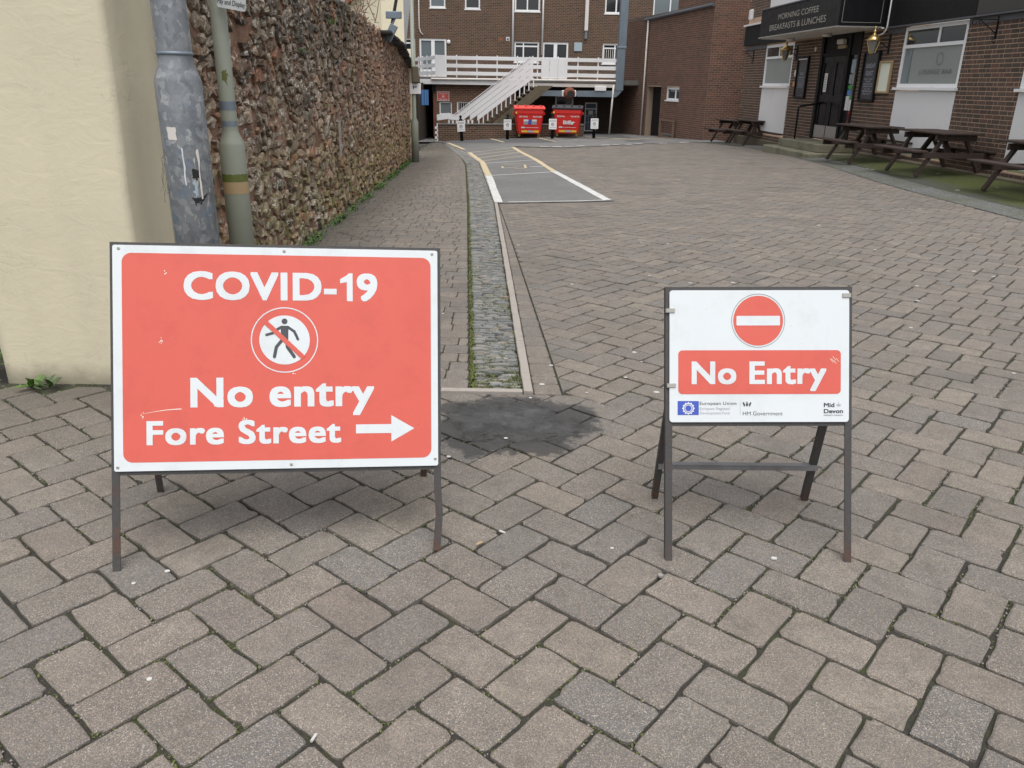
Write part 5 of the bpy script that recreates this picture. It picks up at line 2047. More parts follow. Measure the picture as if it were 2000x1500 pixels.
def stone_mesh(mb, cs, rg, a=0.0, origin=(0, 0, 0)):
    cx, cz = sum(p[0] for p in cs) / len(cs), sum(p[1] for p in cs) / len(cs)
    gap = rg.uniform(.06, .30)
    cs = [(cx + (p[0] - cx) * (1 - gap), cz + (p[1] - cz) * (1 - gap)) for p in cs]
    # subdivide outline with jitter
    out = []
    n = len(cs)
    for i in range(n):
        p, q = cs[i], cs[(i + 1) % n]
        out.append(p)
        out.append(((p[0] + q[0]) / 2 + rg.gauss(0, .004), (p[1] + q[1]) / 2 + rg.gauss(0, .004)))
    n = len(out)
    pr = rg.uniform(.004, .028)
    tx, tz = rg.gauss(0, .12), rg.gauss(0, .09)
    vs = []
    for k, (sc, dy) in enumerate(((1.0, .03), (.985, -pr * .62), (.86, -pr))):
        for p in out:
            dx, dz = (p[0] - cx) * sc, (p[1] - cz) * sc
            yv = dy + ((dx * tx + dz * tz) if k else 0) + (rg.gauss(0, .003) if k else 0)
            vs.append((cx + dx - origin[0], yv, cz + dz - origin[2]))
    vs.append((cx - origin[0], -pr - rg.uniform(-.004, .012), cz - origin[2]))
    fs = []
    for k in (0, 1):
        fs += [(k * n + i, k * n + (i + 1) % n, (k + 1) * n + (i + 1) % n, (k + 1) * n + i)for i in range(n)]
    fs += [(2 * n + i, 2 * n + (i + 1) % n, 3 * n) for i in range(n)]
    mb.add(vs, fs, 0, a)


grid = {(i, j): [cx, cz, cs] for (i, j, cx, cz, cs) in cells_}
gone = set()
rgm = random.Random(90)
merged = []
for (i, j) in list(grid):
    if (i, j) in gone:
        continue
    cx, cz, A = grid[(i, j)]
    q = rgm.random()
    if q < .22 and (i + 1, j) in grid and (i + 1, j) not in gone:
        Bc = grid[(i + 1, j)][2]
        gone.add((i + 1, j))
        merged.append((i, j, cx + cw / 2, cz, [A[0], A[1], A[2], Bc[1], Bc[2], Bc[3], Bc[4], A[3], A[4], A[5]]))
    elif q < .36:
        i2 = i if j % 2 == 0 else i + 1
        kk = (i2, j + 1)
        if kk in grid and kk not in gone:
            Bc = grid[kk][2]
            gone.add(kk)
            merged.append((i, j, cx + cw / 4, cz + chh / 2, [A[0], A[1], A[2], A[3], Bc[2], Bc[3], Bc[4], Bc[5], A[4], A[5]]))
        else:
            merged.append((i, j, cx, cz, A))
    else:
        merged.append((i, j, cx, cz, A))
cells_ = [c for c in merged if (c[0], c[1]) not in gone]
cand = []
for (i, j, cx, cz, cs) in cells_:
    if cx < 0 or cx > Wlen - .03:
        continue
    g0 = gh(wx(4.5) - .037 * cx, 4.5 + cx)
    if cz < g0 - .02 or cz > wtop(cx) - .02:
        continue
    cand.append((cx, cz, cs))
near = sorted(cand, key=lambda c: c[0] + (3 if c[1] > 1.9 - .0 * c[0] else 0) + (2.5 if c[1] < .42 - .05 * c[0] + .1 else 0))
ind = 0
fieldm = MB()
for k, (cx, cz, cs) in enumerate(near):
    r = random.Random(k * 13 + 1)
    if r.random() < .06:
        continue
    if r.random() < .12:       # small stones pinned together in one cell
        mx_ = sum(p[0] for p in cs) / len(cs)
        cs = [((p[0] - mx_) * .6 + mx_, p[1]) for p in cs]
    if ind < 300:
        mb = MB()
        stone_mesh(mb, cs, r, 0, (cx, 0, cz))
        o = mb.build('stone', M['stone'], wall, loc=(cx, 0, cz))
        ind += 1
    else:
        stone_mesh(fieldm, cs, r, r.uniform(.01, .99))
stuff(fieldm.build('stone_field', M['stone_f'], wall))
# ragged slate coping at the far end, flat stones elsewhere
s = 10.6
r = random.Random(8)
while s < Wlen - .1:
    l = r.uniform(.25, .5)
    mb = MB()
    z = wtop(s + l / 2)
    mb.bbox(s, s + l + .03, -.15 - r.uniform(0, .05), .42, z - .02, z + .03, .01, mat=Matrix.Translation((s, 0, z)) @ Matrix.Rotation(r.gauss(.09 if s > 13 else .03, .03), 4, 'Y') @ Matrix.Translation((-s, 0, -z)))
    mb.build('coping_slate', M['coping'], wall)
    s += l
top = MB()
for k in range(60):
    s_ = k * .18
    z = wtop(s_)
    top.bbox(s_, s_ + .2, -.01 + r.uniform(-.02, .03), .40, z - .06, z + r.uniform(.0, .05), .012)
top.build('top_course', M['stone_f'], wall)
MB().bar((5.7, -.06, .62), (5.73, -.06, 1.04), .055, .02, up=(0, 1, 0)).build('grey_strip', M['alum'], wall)

# rendered cream building corner in the near left
cb = thing('cream_building', 'cream rendered building corner in the left foreground', 'building', (-1.87, 3.9, 0), 0)
m = MB()
nzz = 30
zs_ = [-.02 + 5.0 * i / nzz for i in range(nzz + 1)]
prof = [(-.79, .9), (-.79, .10), (-.77, .0)] + [(-.72 + .0, -.005)] + [(-.6 + k * .09, 0.0) for k in range(6)] + [(-.035, .0), (-.010, .010), (0.0, .035)] + [(0.0, .15), (-.002, .3), (-.004, .42), (-.006, .60)] + [(-.20, .60)]
vs = []
for z in zs_:
    for k, (x, y) in enumerate(prof):
        w_ = mn.noise(Vector((x * 3, y * 3 + 5, z * 1.7))) * .010
        lean = (.018 * z if k > 3 else .0) * 1.0
        flare = -.10 * max(0, 1 - z / .55) if x < -.7 else 0
        flare2 = .10 * min(1, max(0, z - .1)) * (1 if x < -.7 else 0)
        vs.append((x + w_ + lean * .35 - flare2, y + w_ * .8, z))
n = len(prof)
m.add(vs, [(j * n + i, j * n + i + 1, (j + 1) * n + i + 1, (j + 1) * n + i) for j in range(nzz) for i in range(n - 1)])
m.build('rendered_wall', M['cream'], cb, True)
# stone wall seen past its left edge
lw = thing('garden_wall', 'dark rubble stone wall at the far left edge behind the cream corner', 'wall', (-4.6, 4.55, 0), 0)
mb = MB().box(0, 2.2, .03, .4, -.1, 2.6)
mb.build('core', M['earth'], lw)
mb = MB()
for j in range(0, 22):
    x = 0
    while x < 2.15:
        w_ = rg.uniform(.09, .2)
        cs = [(x, j * .1), (x + w_ / 2, j * .1 - .008), (x + w_, j * .1), (x + w_, j * .1 + .095), (x + w_ / 2, j * .1 + .1), (x, j * .1 + .095)]
        stone_mesh(mb, cs, rg, rg.uniform(.01, .99))
        x += w_
mb.build('stone_field', M['stone_f'], lw)['kind'] = 'stuff'
# cream pier closing the stone wall
ep = thing('rendered_pier', 'narrow cream rendered pier ending the stone wall', 'pier', (-2.63, 20.45, 0), R_(2))
MB().bbox(-.35, .14, 0, .35, -.5, 1.95, .01).build('pier', M['cream'], ep)

# ------------------------------------------------------------------ posts
pole = thing('lamp_column', 'thick weathered galvanised lamp column with flaking stickers', 'lamp post', (-1.577, 3.95, .096), 0)
pole.scale = (.936, .936, .936)
MB().lathe([(.112, -.15), (.112, 1.48), (.106, 1.50), (.083, 1.565), (.082, 1.60), (.080, 6.0)], seg=40).build('column', M['galv'], pole, True)
MB().lathe([(.0835, 1.60), (.087, 1.605), (.087, 1.612), (.0835, 1.617)], seg=40).build('collar', M['duct'], pole, True)
rotm = Matrix.Rotation(R_(0), 4, 'Z')


def patch(parent, R, a0, a1, z0, z1, mat, name='sticker', rag=0.0, seed=0):
    r = random.Random(seed)
    n = 24 if a1 - a0 > 90 else 8
    vs, fs = [], []
    for j in range(5):
        for i in range(n + 1):
            a = R_(a0 + (a1 - a0) * i / n)
            e = rag if (i in (0, n) or j in (0, 4)) else 0
            a += r.gauss(0, e * .1)
            vs.append((R * math.cos(a), R * math.sin(a), z0 + (z1 - z0) * j / 4 + r.gauss(0, e * .01)))
    for j in range(4):
        for i in range(n):
            fs.append((j * (n + 1) + i, j * (n + 1) + i + 1, (j + 1) * (n + 1) + i + 1, (j + 1) * (n + 1) + i))
    return MB().add(vs, fs).build(name, M[mat], parent)


patch(pole, .1135, -85, -40, .40, .605, 'bluegrey', rag=.4, seed=1)
patch(pole, .1138, -80, -45, .45, .60, 'signwhite', rag=.8, seed=5)
patch(pole, .1135, -112, -88, 1.21, 1.27, 'soft', rag=.12, seed=2)
patch(pole, .1136, -80, -77, .99, 1.17, 'signwhite', rag=.15, seed=3)
patch(pole, .1136, -64, -42, 1.02, 1.06, 'rubber', rag=1, seed=4)
patch(pole, .1136, -62, -40, .90, .925, 'rubber', rag=1, seed=6)
patch(pole, .1136, -44, -41, .92, 1.16, 'soft', rag=.3, seed=7)
patch(pole, .1136, -60, -54, .93, 1.01, 'bluegrey', rag=.6, seed=8)
m = MB()
for k in range(7):
    r = random.Random(k)
    p = [(-.112, -.02, 1.13 - k * .006)]
    for q in range(6):
        p.append((p[-1][0] - r.uniform(-.01, .014), p[-1][1] - r.uniform(-.005, .008), p[-1][2] - r.uniform(.0, .06)))
    m.tube(p, .0008, 3)
m.build('frayed_string', M['felt'], pole)

gp = thing('sign_post', 'sage green steel post carrying a Pay and Display sign', 'sign post', (-1.69, 4.92, 0), 0)
MB().lathe([(.074, -.05), (.074, 1.13), (.070, 1.145), (.047, 1.20), (.0455, 1.215), (.0445, 3.6)], seg=32).build('post', M['greenpost'], gp, True)
patch(gp, .0752, -180, 0, .92, .965, 'moss', 'tape_residue', .12, 11)
patch(gp, .0751, -180, 0, .85, .92, 'oak', 'tape_residue', .12, 12)
patch(gp, .0462, -180, 0, 1.235, 1.265, 'duct', 'tape_residue', .12, 13)
patch(gp, .0462, -180, 0, 1.325, 1.375, 'duct', 'tape_residue', .12, 14)
patch(gp, .0458, -95, -50, 1.49, 1.54, 'moss', 'tape_residue', 1.2, 15)
sgp = MB()
sgp.prism(rrect(0, .165, 0, .45, .010, 3), -.002, .002, mat=Matrix(((1, 0, 0, .035), (0, 0, 1, -.075), (0, 1, 0, 1.868), (0, 0, 0, 1))) @ Matrix.Rotation(R_(-9), 4, 'Z'))
pl = sgp.build('sign_plate', M['signwhite'], gp, mx=Matrix.Rotation(R_(-8), 4, 'Z'))
mxs = Matrix.Rotation(R_(-8), 4, 'Z')
tmb = MB()
c9, s9 = math.cos(R_(-9)), math.sin(R_(-9))
t1 = text('Pay and Display', -.015, .145, 0, .026, 0, M['signink'], pl, bold=.01, mb=MB())
fs_ = t1.f
vv = [(.035 + (v[0] + .018) * c9 - (v[2] + .02) * s9, -.0785, 1.868 + (v[0] + .018) * s9 + (v[2] + .02) * c9) for v in t1.v]
MB().add(vv, fs_).build('lettering', M['signink'], pl)
for z in (.10, .17):
    MB().box(.07, .16, -.079, -.0785, 1.88 + z, 1.88 + z + .02).build('print', M['inkgrey'], pl)

sp = thing('slender_sign_post', 'tall slender green post with grey box and small notice beyond the wall end', 'sign post', (-2.34, 19.2, gh(-2.34, 19.2)), 0)
MB().lathe([(.085, 0), (.085, .90), (.045, .98), (.045, 5.0)], seg=14).build('post', M['greenpost'], sp, True)
MB().bbox(-.02, .12, -.14, .05, 1.73, 2.08, .02).build('box', M['oldconc'], sp)
MB().bbox(-.08, .17, -.07, -.055, 1.50, 1.72, .003).build('notice', M['white'], sp)
text('P', -.01, .08, 1.60, .07, -.072, M['signink'], sp, bold=.02)

br = thing('steel_bracket', 'galvanised bracket with dark strut on top of the stone wall', 'bracket', (-2.40, 15.6, 2.2), 0)
MB().bbox(-.02, .12, -.06, .0, .0, .30, .01, mat=Matrix.Rotation(.5, 4, 'Y')).build('plate', M['duct'], br)
MB().bbox(.04, .32, -.07, .0, .34, .46, .01).build('plate', M['duct'], br)
MB().bar((.0, .0, -.05), (.22, .0, .40), .05, .03).build('strut', M['duct'], br)
MB().bar((.10, .05, .10), (.32, .05, 1.1), .05, .05).build('strut', M['rubber'], br)


# ------------------------------------------------------------------ the two temporary signs
def sign_matrix(roll):
    return Matrix.Rotation(R_(-20), 4, 'X') @ Matrix.Rotation(R_(roll), 4, 'Y')


def angle_iron(mb, p, q, w, t=.004, inward=1):
    """L section from p to q (x-z plane), face leg of width w and a flange going back."""
    p, q = Vector(p), Vector(q)
    d = (q - p).normalized()
    s = Vector((-d.z, 0, d.x)) * inward
    for (a, b, y0, y1) in ((0, w, 0, t), (0, t, t, w)):
        vs = []
        for e in (p, q):
            for (k, yy_) in ((a, y0), (b, y0), (b, y1), (a, y1)):
                vs.append((e.x + s.x * k, e.y + yy_, e.z + s.z * k))
        mb.add(vs, [(3, 2, 1, 0), (4, 5, 6, 7), (0, 1, 5, 4), (1, 2, 6, 5), (2, 3, 7, 6), (3, 0, 4, 7)])
    return mb


def afr(root, mx, u0, u1, v0, v1, lz, w, rearL, rearR, hinge, rivets, bend=0.0):
    # frame: front legs run up beside the plate and join a top bar
    m = MB()
    angle_iron(m, (u1 + .006, .004, v1 + .008), (u0 - .006, .004, v1 + .008), w, inward=1)
    m.build('top_bar', M['steel'], root, mx=mx)
    m = MB()
    angle_iron(m, (u1 - .0, .006, v0 - .012), (u0, .006, v0 - .012), .020, inward=-1)
    m.build('bottom_bar', M['steel'], root, mx=mx)
    for side, u, f in ((0, u0 - .006, lz[0]), (1, u1 + .006, lz[1])):
        m = MB()
        if bend and side:
            a, b = (u, .003, v1 + .008), (u - .002, .003, .22)
            c = (u + bend * .35, .003, .15)
            angle_iron(m, a, (u, .003, .26), w, inward=-1)
            angle_iron(m, (u, .003, .26), (u + bend, .003, .16), w, inward=-1)
            angle_iron(m, (u + bend, .003, .16), (u - .004, .003, f), w, inward=-1)
        elif side:
            angle_iron(m, (u, .003, v1 + .008), (u, .003, f), w, inward=-1)
        else:
            angle_iron(m, (u, .003, f), (u, .003, v1 + .008), w, inward=-1)
        m.build('leg', M['steel'], root, mx=mx)
    for (foot, uu) in ((rearL, u0 + .015), (rearR, u1 - .045)):
        hp = mx @ Vector((uu, .03, hinge))
        m = MB()
        d = (Vector(foot) - hp).normalized()
        sx = Vector((1, 0, 0))
        nrm = d.cross(sx).normalized()
        for (a0, a1, b0, b1) in ((0, w, 0, .004), (0, .004, .004, w)):
            vs = []
            for e in (hp, Vector(foot)):
                for (a, b) in ((a0, b0), (a1, b0), (a1, b1), (a0, b1)):
                    vs.append(tuple(e + sx * a - nrm * b))
            m.add(vs, [(3, 2, 1, 0), (4, 5, 6, 7), (0, 1, 5, 4), (1, 2, 6, 5), (2, 3, 7, 6), (3, 0, 4, 7)])
        m.build('leg', M['steel'], root)


# --- left: COVID-19
sl = thing('road_sign', 'large red COVID-19 No entry Fore Street sign on a rusty frame', 'sign', (-1.267, 2.178, 0), R_(8.71))
mx = sign_matrix(1.8)
afr(sl, mx, -.005, 1.042, .327, 1.060, (0.002, .036), .0245, (-.010, .545, 0), (1.00, .565, 0), .98, None, bend=.006)
plate = MB()
plate.prism(rrect(-.001, 1.038, .329, 1.058, .006, 2), -.003, .003, mat=Matrix(((1, 0, 0, 0), (0, 0, 1, 0), (0, 1, 0, 0), (0, 0, 0, 1))))
pl = plate.build('sign_plate', M['signwhite'], sl, mx=mx)
m = MB()
flat(m, rrect(.027, 1.015, .357, 1.033, .030, 8), -.0036)
m.build('red_panel', M['signred'], pl)
wh = M['signwhite']
Y0 = -.0042
text('COVID-', .216, .704, .884, .093, Y0, wh, pl, bold=.034, space=1.08)
m = MB()
m.add([(.7365, Y0, .884), (.7555, Y0, .884), (.7555, Y0, .977), (.7425, Y0, .977), (.7365, Y0, .969)], [(0, 1, 2, 3, 4)])
m.add([(.7145, Y0 - .00001, .957), (.7145, Y0 - .00001, .943), (.737, Y0 - .00001, .948), (.7435, Y0 - .00001, .977), (.736, Y0 - .00001, .970)], [(0, 1, 2, 3, 4)])
m.build('numeral', wh, pl)
text('9', .768, .838, .884, .093, Y0, wh, pl, bold=.034)
text('No entry', .234, .826, .533, .098, Y0, wh, pl, bold=.030, space=1.05)
text('Fore Street', .098, .716, .412, .079, Y0, wh, pl, bold=.030, space=1.08)
m = MB()
m.add([(.764, Y0, .442), (.881, Y0, .442), (.881, Y0, .472), (.764, Y0, .472)], [(0, 1, 2, 3)])
m.add([(.881, Y0, .413), (.958, Y0, .457), (.881, Y0, .502)], [(0, 1, 2)])
m.build('arrow', wh, pl)
c = (.534, .754)
m = MB()
ring(m, c, .1045, .108, Y0)
m.build('roundel_rim', wh, pl)
m = MB()
flat(m, disc(c, .081, 56), Y0)
m.build('roundel_field', wh, pl)
# walking figure
m = MB()
Y1, Y2 = -.0048, -.0052
flat(m, disc((c[0], .8155), .0095, 20), Y1)


def limb(m, pts, w, y=Y1):
    for p, q in zip(pts[:-1], pts[1:]):
        d = Vector((q[0] - p[0], q[1] - p[1])).normalized()
        nn_ = Vector((-d.y, d.x)) * w / 2
        flat(m, [(p[0] - nn_.x, p[1] - nn_.y), (q[0] - nn_.x, q[1] - nn_.y), (q[0] + nn_.x, q[1] + nn_.y), (p[0] + nn_.x, p[1] + nn_.y)], y)
        y -= .00012
    for k, p in enumerate(pts[1:]):
        flat(m, disc(p, w / 2, 14), y - .0001 * (k + 1))


flat(m, [(c[0] - .0115, .757), (c[0] + .0115, .757), (c[0] + .0125, .801), (c[0] - .0125, .801)], Y1 - .00004)
limb(m, [(c[0] - .010, .797), (.511, .789), (.497, .777), (.4765, .771)], .0085, Y1 - .0001)
limb(m, [(c[0] + .010, .797), (.5655, .782), (.5765, .757)], .0085, Y1 - .0001)
limb(m, [(c[0] - .003, .760), (.5075, .731), (.501, .699)], .0105, Y1 - .0001)
limb(m, [(c[0] + .006, .760), (.5425, .731), (.5645, .699)], .0105, Y1 - .0001)
m.build('pedestrian', M['signink'], pl)
m = MB()
a_ = math.atan2(.698 - .808, .592 - .478)
dx, dz = math.cos(a_), math.sin(a_)
nx2, nz2 = -dz * .0078, dx * .0078
e = .0835
flat(m, [(c[0] - dx * e - nx2, c[1] - dz * e - nz2), (c[0] + dx * e - nx2, c[1] + dz * e - nz2), (c[0] + dx * e + nx2, c[1] + dz * e + nz2), (c[0] - dx * e + nx2, c[1] - dz * e + nz2)], -.0058)
m.build('diagonal_bar', M['signred'], pl)
for (u, v) in ((.018, 1.047), (.534, 1.047), (1.020, 1.046), (.010, .342), (.553, .342), (1.028, .352)):
    m = MB()
    m.lathe([(.0052, 0), (.0052, .0012), (.0035, .002)], seg=14)
    sc2 = m.build('screw', M['alum'], pl, mx=Matrix.Translation((u, -.003, v)) @ Matrix.Rotation(R_(90), 4, 'X'))
    m = MB()
    m.lathe([(.0012, 0), (.0012, .0004)], seg=8)
    m.build('recess', M['rubber'], sc2, loc=(0, 0, .002))
# scratches in the sheet
m = MB()
pts = [(.082 + .125 * t, .513 + .016 * math.sin(t * 1.5)) for t in np.linspace(0, 1, 14)]
for k, (p, q) in enumerate(zip(pts[:-1], pts[1:])):
    w = .0003 + .0011 * (k / 13)
    flat(m, [(p[0], p[1] - w), (q[0], q[1] - w), (q[0], q[1] + w), (p[0], p[1] + w)], -.0040)
r = random.Random(3)
for (u, v, n_) in ((.145, .747, 9), (.088, .508, 6), (.405, .497, 8), (.16, .97, 5), (.31, .54, 4), (.565, .645, 3)):
    for k in range(n_):
        x, z = u + r.gauss(0, .003), v + r.gauss(0, .004)
        w = r.uniform(.0006, .002)
        flat(m, [(x - w, z - w), (x + w, z - w * .6), (x + w * .7, z + w), (x - w, z + w * .8)], -.0040 - k * .00001)
m.build('scratches', M['menu'], pl)

# --- right: No Entry
sr_ = thing('road_sign', 'smaller white No Entry sign with red disc on a dark frame', 'sign', (.555, 2.299, 0), R_(.3))
mx = sign_matrix(-1.0)
afr(sr_, mx, -.022, .594, .470, .918, (0.004, -.010), .0235, (-.002, .437, 0), (.580, .437, 0), .62, None)
m = MB()
hpL, hpR = mx @ Vector((.0, .03, .62)), mx @ Vector((.56, .03, .62))
tt = .70
pL = hpL.lerp(Vector((.0, .437, 0)), tt)
pR = hpR.lerp(Vector((.580, .437, 0)), tt)
m.bar(pL + Vector((0, -.012, 0)), pR + Vector((.02, -.012, 0)), .004, .015)
m.bar(pL + Vector((0, 0, .010)), pR + Vector((.02, 0, .010)), .024, .004)
m.build('cross_bar', M['barsteel'], sr_)
plate = MB()
plate.prism(rrect(-.015, .588, .472, .914, .010, 3), -.003, .003, mat=Matrix(((1, 0, 0, 0), (0, 0, 1, 0), (0, 1, 0, 0), (0, 0, 0, 1))))
pl = plate.build('sign_plate', wh, sr_, mx=mx)
cc = (.282, .812)
m = MB()
flat(m, disc(cc, .0835, 56), -.0037)
m.build('red_disc', M['signred'], pl)
m = MB()
ring(m, cc, .0885, .0898, -.0037)
m.build('disc_outline', M['signink'], pl)
m = MB()
flat(m, rrect(.209, .355, .796, .828, .003, 3), -.0043)
m.build('white_bar', wh, pl)
m = MB()
flat(m, rrect(.014, .560, .566, .713, .014, 6), -.0037)
m.build('red_panel', M['signred'], pl)
text('No Entry', .058, .512, .599, .077, -.0043, wh, pl, bold=.030, space=1.05)
m = MB()
flat(m, [(.012, .496), (.083, .496), (.083, .543), (.012, .543)], -.0037)
m.build('flag', M['signblue'], pl)
m = MB()
ring(m, (.048, .5185), .0100, .0185, -.0042, n=28)
r = random.Random(2)
for k in range(12):
    a = 2 * math.pi * k / 12
    p = (.048 + .0195 * math.cos(a), .5185 + .0195 * math.sin(a))
    flat(m, disc(p, .0022, 6), -.0042 - k * .00001)
m.build('flag_emblem', wh, pl)
m = MB()
ring(m, (.048, .5185), .0125, .0145, -.0046, n=28)
m.build('flag_emblem_ring', M['signblue'], pl)
text('European Union', .086, .209, .5300, .0105, -.0038, M['signink'], pl, bold=.004, space=1.1)
text('European Regional', .087, .186, .5135, .0085, -.0038, M['inkgrey'], pl, space=1.1)
text('Development Fund', .087, .186, .4985, .0085, -.0038, M['inkgrey'], pl, space=1.1)
MB().add([(.2215, -.0038, .496), (.2224, -.0038, .496), (.2224, -.0038, .541), (.2215, -.0038, .541)], [(0, 1, 2, 3)]).build('divider', M['inkgrey'], pl)
text('HM Government', .231, .365, .4945, .0130, -.0038, M['signink'], pl, bold=-.006)
m = MB()     # crest: shield, crown, two rearing supporters
flat(m, [(.241, .528), (.245, .524), (.249, .528), (.249, .535), (.241, .535)], -.0038)
flat(m, [(.2425, .537), (.2475, .537), (.2485, .541), (.245, .539), (.2415, .541)], -.0038)
for sgn in (-1, 1):
    X = lambda v: .245 + sgn * v
    P_ = [(X(.006), .5255), (X(.0105), .524), (X(.0115), .529), (X(.0145), .534), (X(.0135), .5395), (X(.010), .538), (X(.0085), .534), (X(.0055), .5335), (X(.0075), .530)]
    flat(m, P_ if sgn > 0 else P_[::-1], -.00385)
m.build('crest', M['signink'], pl)
text('Mid', .503, .539, .5215, .0145, -.0038, M['signink'], pl, bold=.03)
text('Devon', .503, .568, .5010, .0145, -.0038, M['signink'], pl, bold=.03)
text('DISTRICT COUNCIL', .503, .568, .4925, .0036, -.0038, M['signink'], pl, bold=.01)
m = MB()
for k in range(3):
    ring(m, (.553 + (k - 1) * .005, .528), .0022, .0032, -.0038 - k * .0001, n=12)
flat(m, [(.5523, .523), (.5537, .523), (.5537, .540), (.5523, .540)], -.0041)
m.build('logo', M['inkgrey'], pl)
for (u, v, s_) in ((-.012, .846, 1), (-.008, .595, 1), (.578, .896, -1)):
    m = MB()
    m.bbox(-.014, .014, -.007, -.0035, -.007, .007, .001)
    m.bbox(-.016 if s_ > 0 else .010, -.010 if s_ > 0 else .016, -.006, .02, -.007, .007, .001)
    m.build('clip', M['alum'], sr_, mx=mx @ Matrix.Translation((u, 0, v)))
m = MB()
for k in range(5):
    x, z = .53 + r.gauss(0, .006), .69 + r.gauss(0, .008)
    flat(m, [(x, z), (x + .010, z - .012), (x + .011, z - .012), (x + .001, z + .001)], -.0040 - k * .00001)
m.build('scratches', M['menu'], pl)


# ------------------------------------------------------------------ plants, moss, litter
def leaf(mb, base, ang, tilt, L, w, curl=.3):
    d = Vector((math.cos(ang) * math.cos(tilt), math.sin(ang) * math.cos(tilt), math.sin(tilt)))
    s = Vector((-math.sin(ang), math.cos(ang), 0))
    b = Vector(base)
    m1 = b + d * L * .35
    m2 = b + d * L * .7 - Vector((0, 0, L * curl * .15))
    e = b + d * L - Vector((0, 0, L * curl * .45))
    u = Vector((0, 0, w * .18))
    vs = [b, m1 + s * w * .5 + u, m1, m1 - s * w * .5 + u, m2 + s * w * .42 + u, m2, m2 - s * w * .42 + u, e]
    mb.add([tuple(v) for v in vs], [(0, 2, 1), (0, 3, 2), (1, 2, 5, 4), (2, 3, 6, 5), (4, 5, 7), (5, 6, 7)])


def plant(name, label, cat, loc, n, L, w, mat, spread=1.0, h=.0, seed=0, group=None, upright=.6):
    t = thing(name, label, cat, loc, 0, group)
    r = random.Random(seed)
    for k in range(n):
        mb = MB()
        leaf(mb, (r.gauss(0, .012 * spread), r.gauss(0, .012 * spread), r.uniform(0, h)), r.uniform(0, 6.28), r.uniform(.15, upright * 2), L * r.uniform(.6, 1.1), w * r.uniform(.7, 1.2))
        if n <= 14:
            mb.build('leaf', M[mat], t)
        else:
            t.setdefault if False else None
            if k == 0:
                big = MB()
            big.v += [] if False else []
            o = len(big.v)
            big.v += mb.v
            big.f += [tuple(i + o for i in f) for f in mb.f]
            big.mi += mb.mi
            big.a += mb.a
    if n > 14:
        big.build('leaves', M[mat], t)
    return t


plant('dock_plant', 'leafy dock plant at the foot of the cream corner, taller one on the left', 'plant', (-2.46, 3.80, 0), 8, .11, .034, 'leafg', seed=1, upright=.55)
plant('dock_plant', 'leafy dock plant right beside the taller one at the cream corner', 'plant', (-2.38, 3.80, 0), 9, .085, .028, 'leafd', seed=2, upright=.5)
def mass(name, lab, cat, fn, n, mat, kind='stuff', seed=0, L=(.01, .03)):
    r = random.Random(seed)
    mb = MB()
    for k in range(n):
        p = fn(r)
        if p is None:
            continue
        l = r.uniform(*L)
        leaf(mb, p, r.uniform(0, 6.28), r.uniform(-.1, 1.1), l, l * .45)
    o = mb.build(name, M[mat])
    tag(o, lab, cat, None, kind)
    return o


mass('ground_cover', None, None, lambda r: (-2.86 + r.gauss(0, .11), 4.05 + r.gauss(0, .12), r.uniform(0, .16)), 700, 'leafg', seed=5, L=(.015, .04))


def base_weeds(r):
    y = 6.0 + 14 * r.random() ** .8
    k = mn.noise(Vector((0, y * 1.3, 4)))
    if k < -.05 and r.random() < .85:
        return None
    x = wx(y) + .06 + abs(r.gauss(0, .05))
    return (x, y, gh(x, y) + abs(r.gauss(0, .03)))


mass('wall_foot_weeds', None, None, base_weeds, 3800, 'leafg', seed=6, L=(.015, .05))
mass('wall_foot_moss', None, None, base_weeds, 2500, 'leafd', seed=16, L=(.012, .04))
# tufts clinging to the wall
for k, (s_, z, lab, L_) in enumerate(((.75, 1.50, 'small green tuft growing from the wall between the two posts', .05), (5.6, 2.1, 'fern tuft high on the dark part of the stone wall', .10), (6.6, 2.45, 'bright fern tuft on the wall top edge', .16),
                                      (3.9, 1.75, 'tiny tuft in the middle of the rubble wall face', .05), (5.0, 1.22, 'tiny weed beside the grey strip on the stone wall', .05))):
    p = wall.matrix_basis @ Vector((s_, -.05, z))
    plant('wall_fern', lab, 'plant', tuple(p), 22, L_, L_ * .16, 'leafg', seed=30 + k, spread=2)
# buddleia and twigs on the wall top
bd = thing('buddleia', 'straggly buddleia with bare twigs on top of the stone wall', 'shrub', tuple(wall.matrix_basis @ Vector((8.6, .1, 2.34))), 0)
r = random.Random(44)
m = MB()
lf = MB()
for k in range(16):
    a, tl = r.uniform(0, 6.28), r.uniform(.7, 1.4)
    p = [Vector((r.gauss(0, .15), r.gauss(0, .25), 0))]
    d = Vector((math.cos(a) * math.cos(tl), math.sin(a) * math.cos(tl), math.sin(tl)))
    for q in range(5):
        p.append(p[-1] + d * .12 + Vector((r.gauss(0, .02), r.gauss(0, .02), 0)))
    m.tube(p, [.008, .007, .006, .005, .004, .002], 5)
    for q in range(6):
        leaf(lf, tuple(p[r.randrange(5)]), r.uniform(0, 6.28), r.uniform(-.2, .6), .09, .022)
m.build('twigs', M['twig'], bd)
lf.build('leaves', M['leafg'], bd)
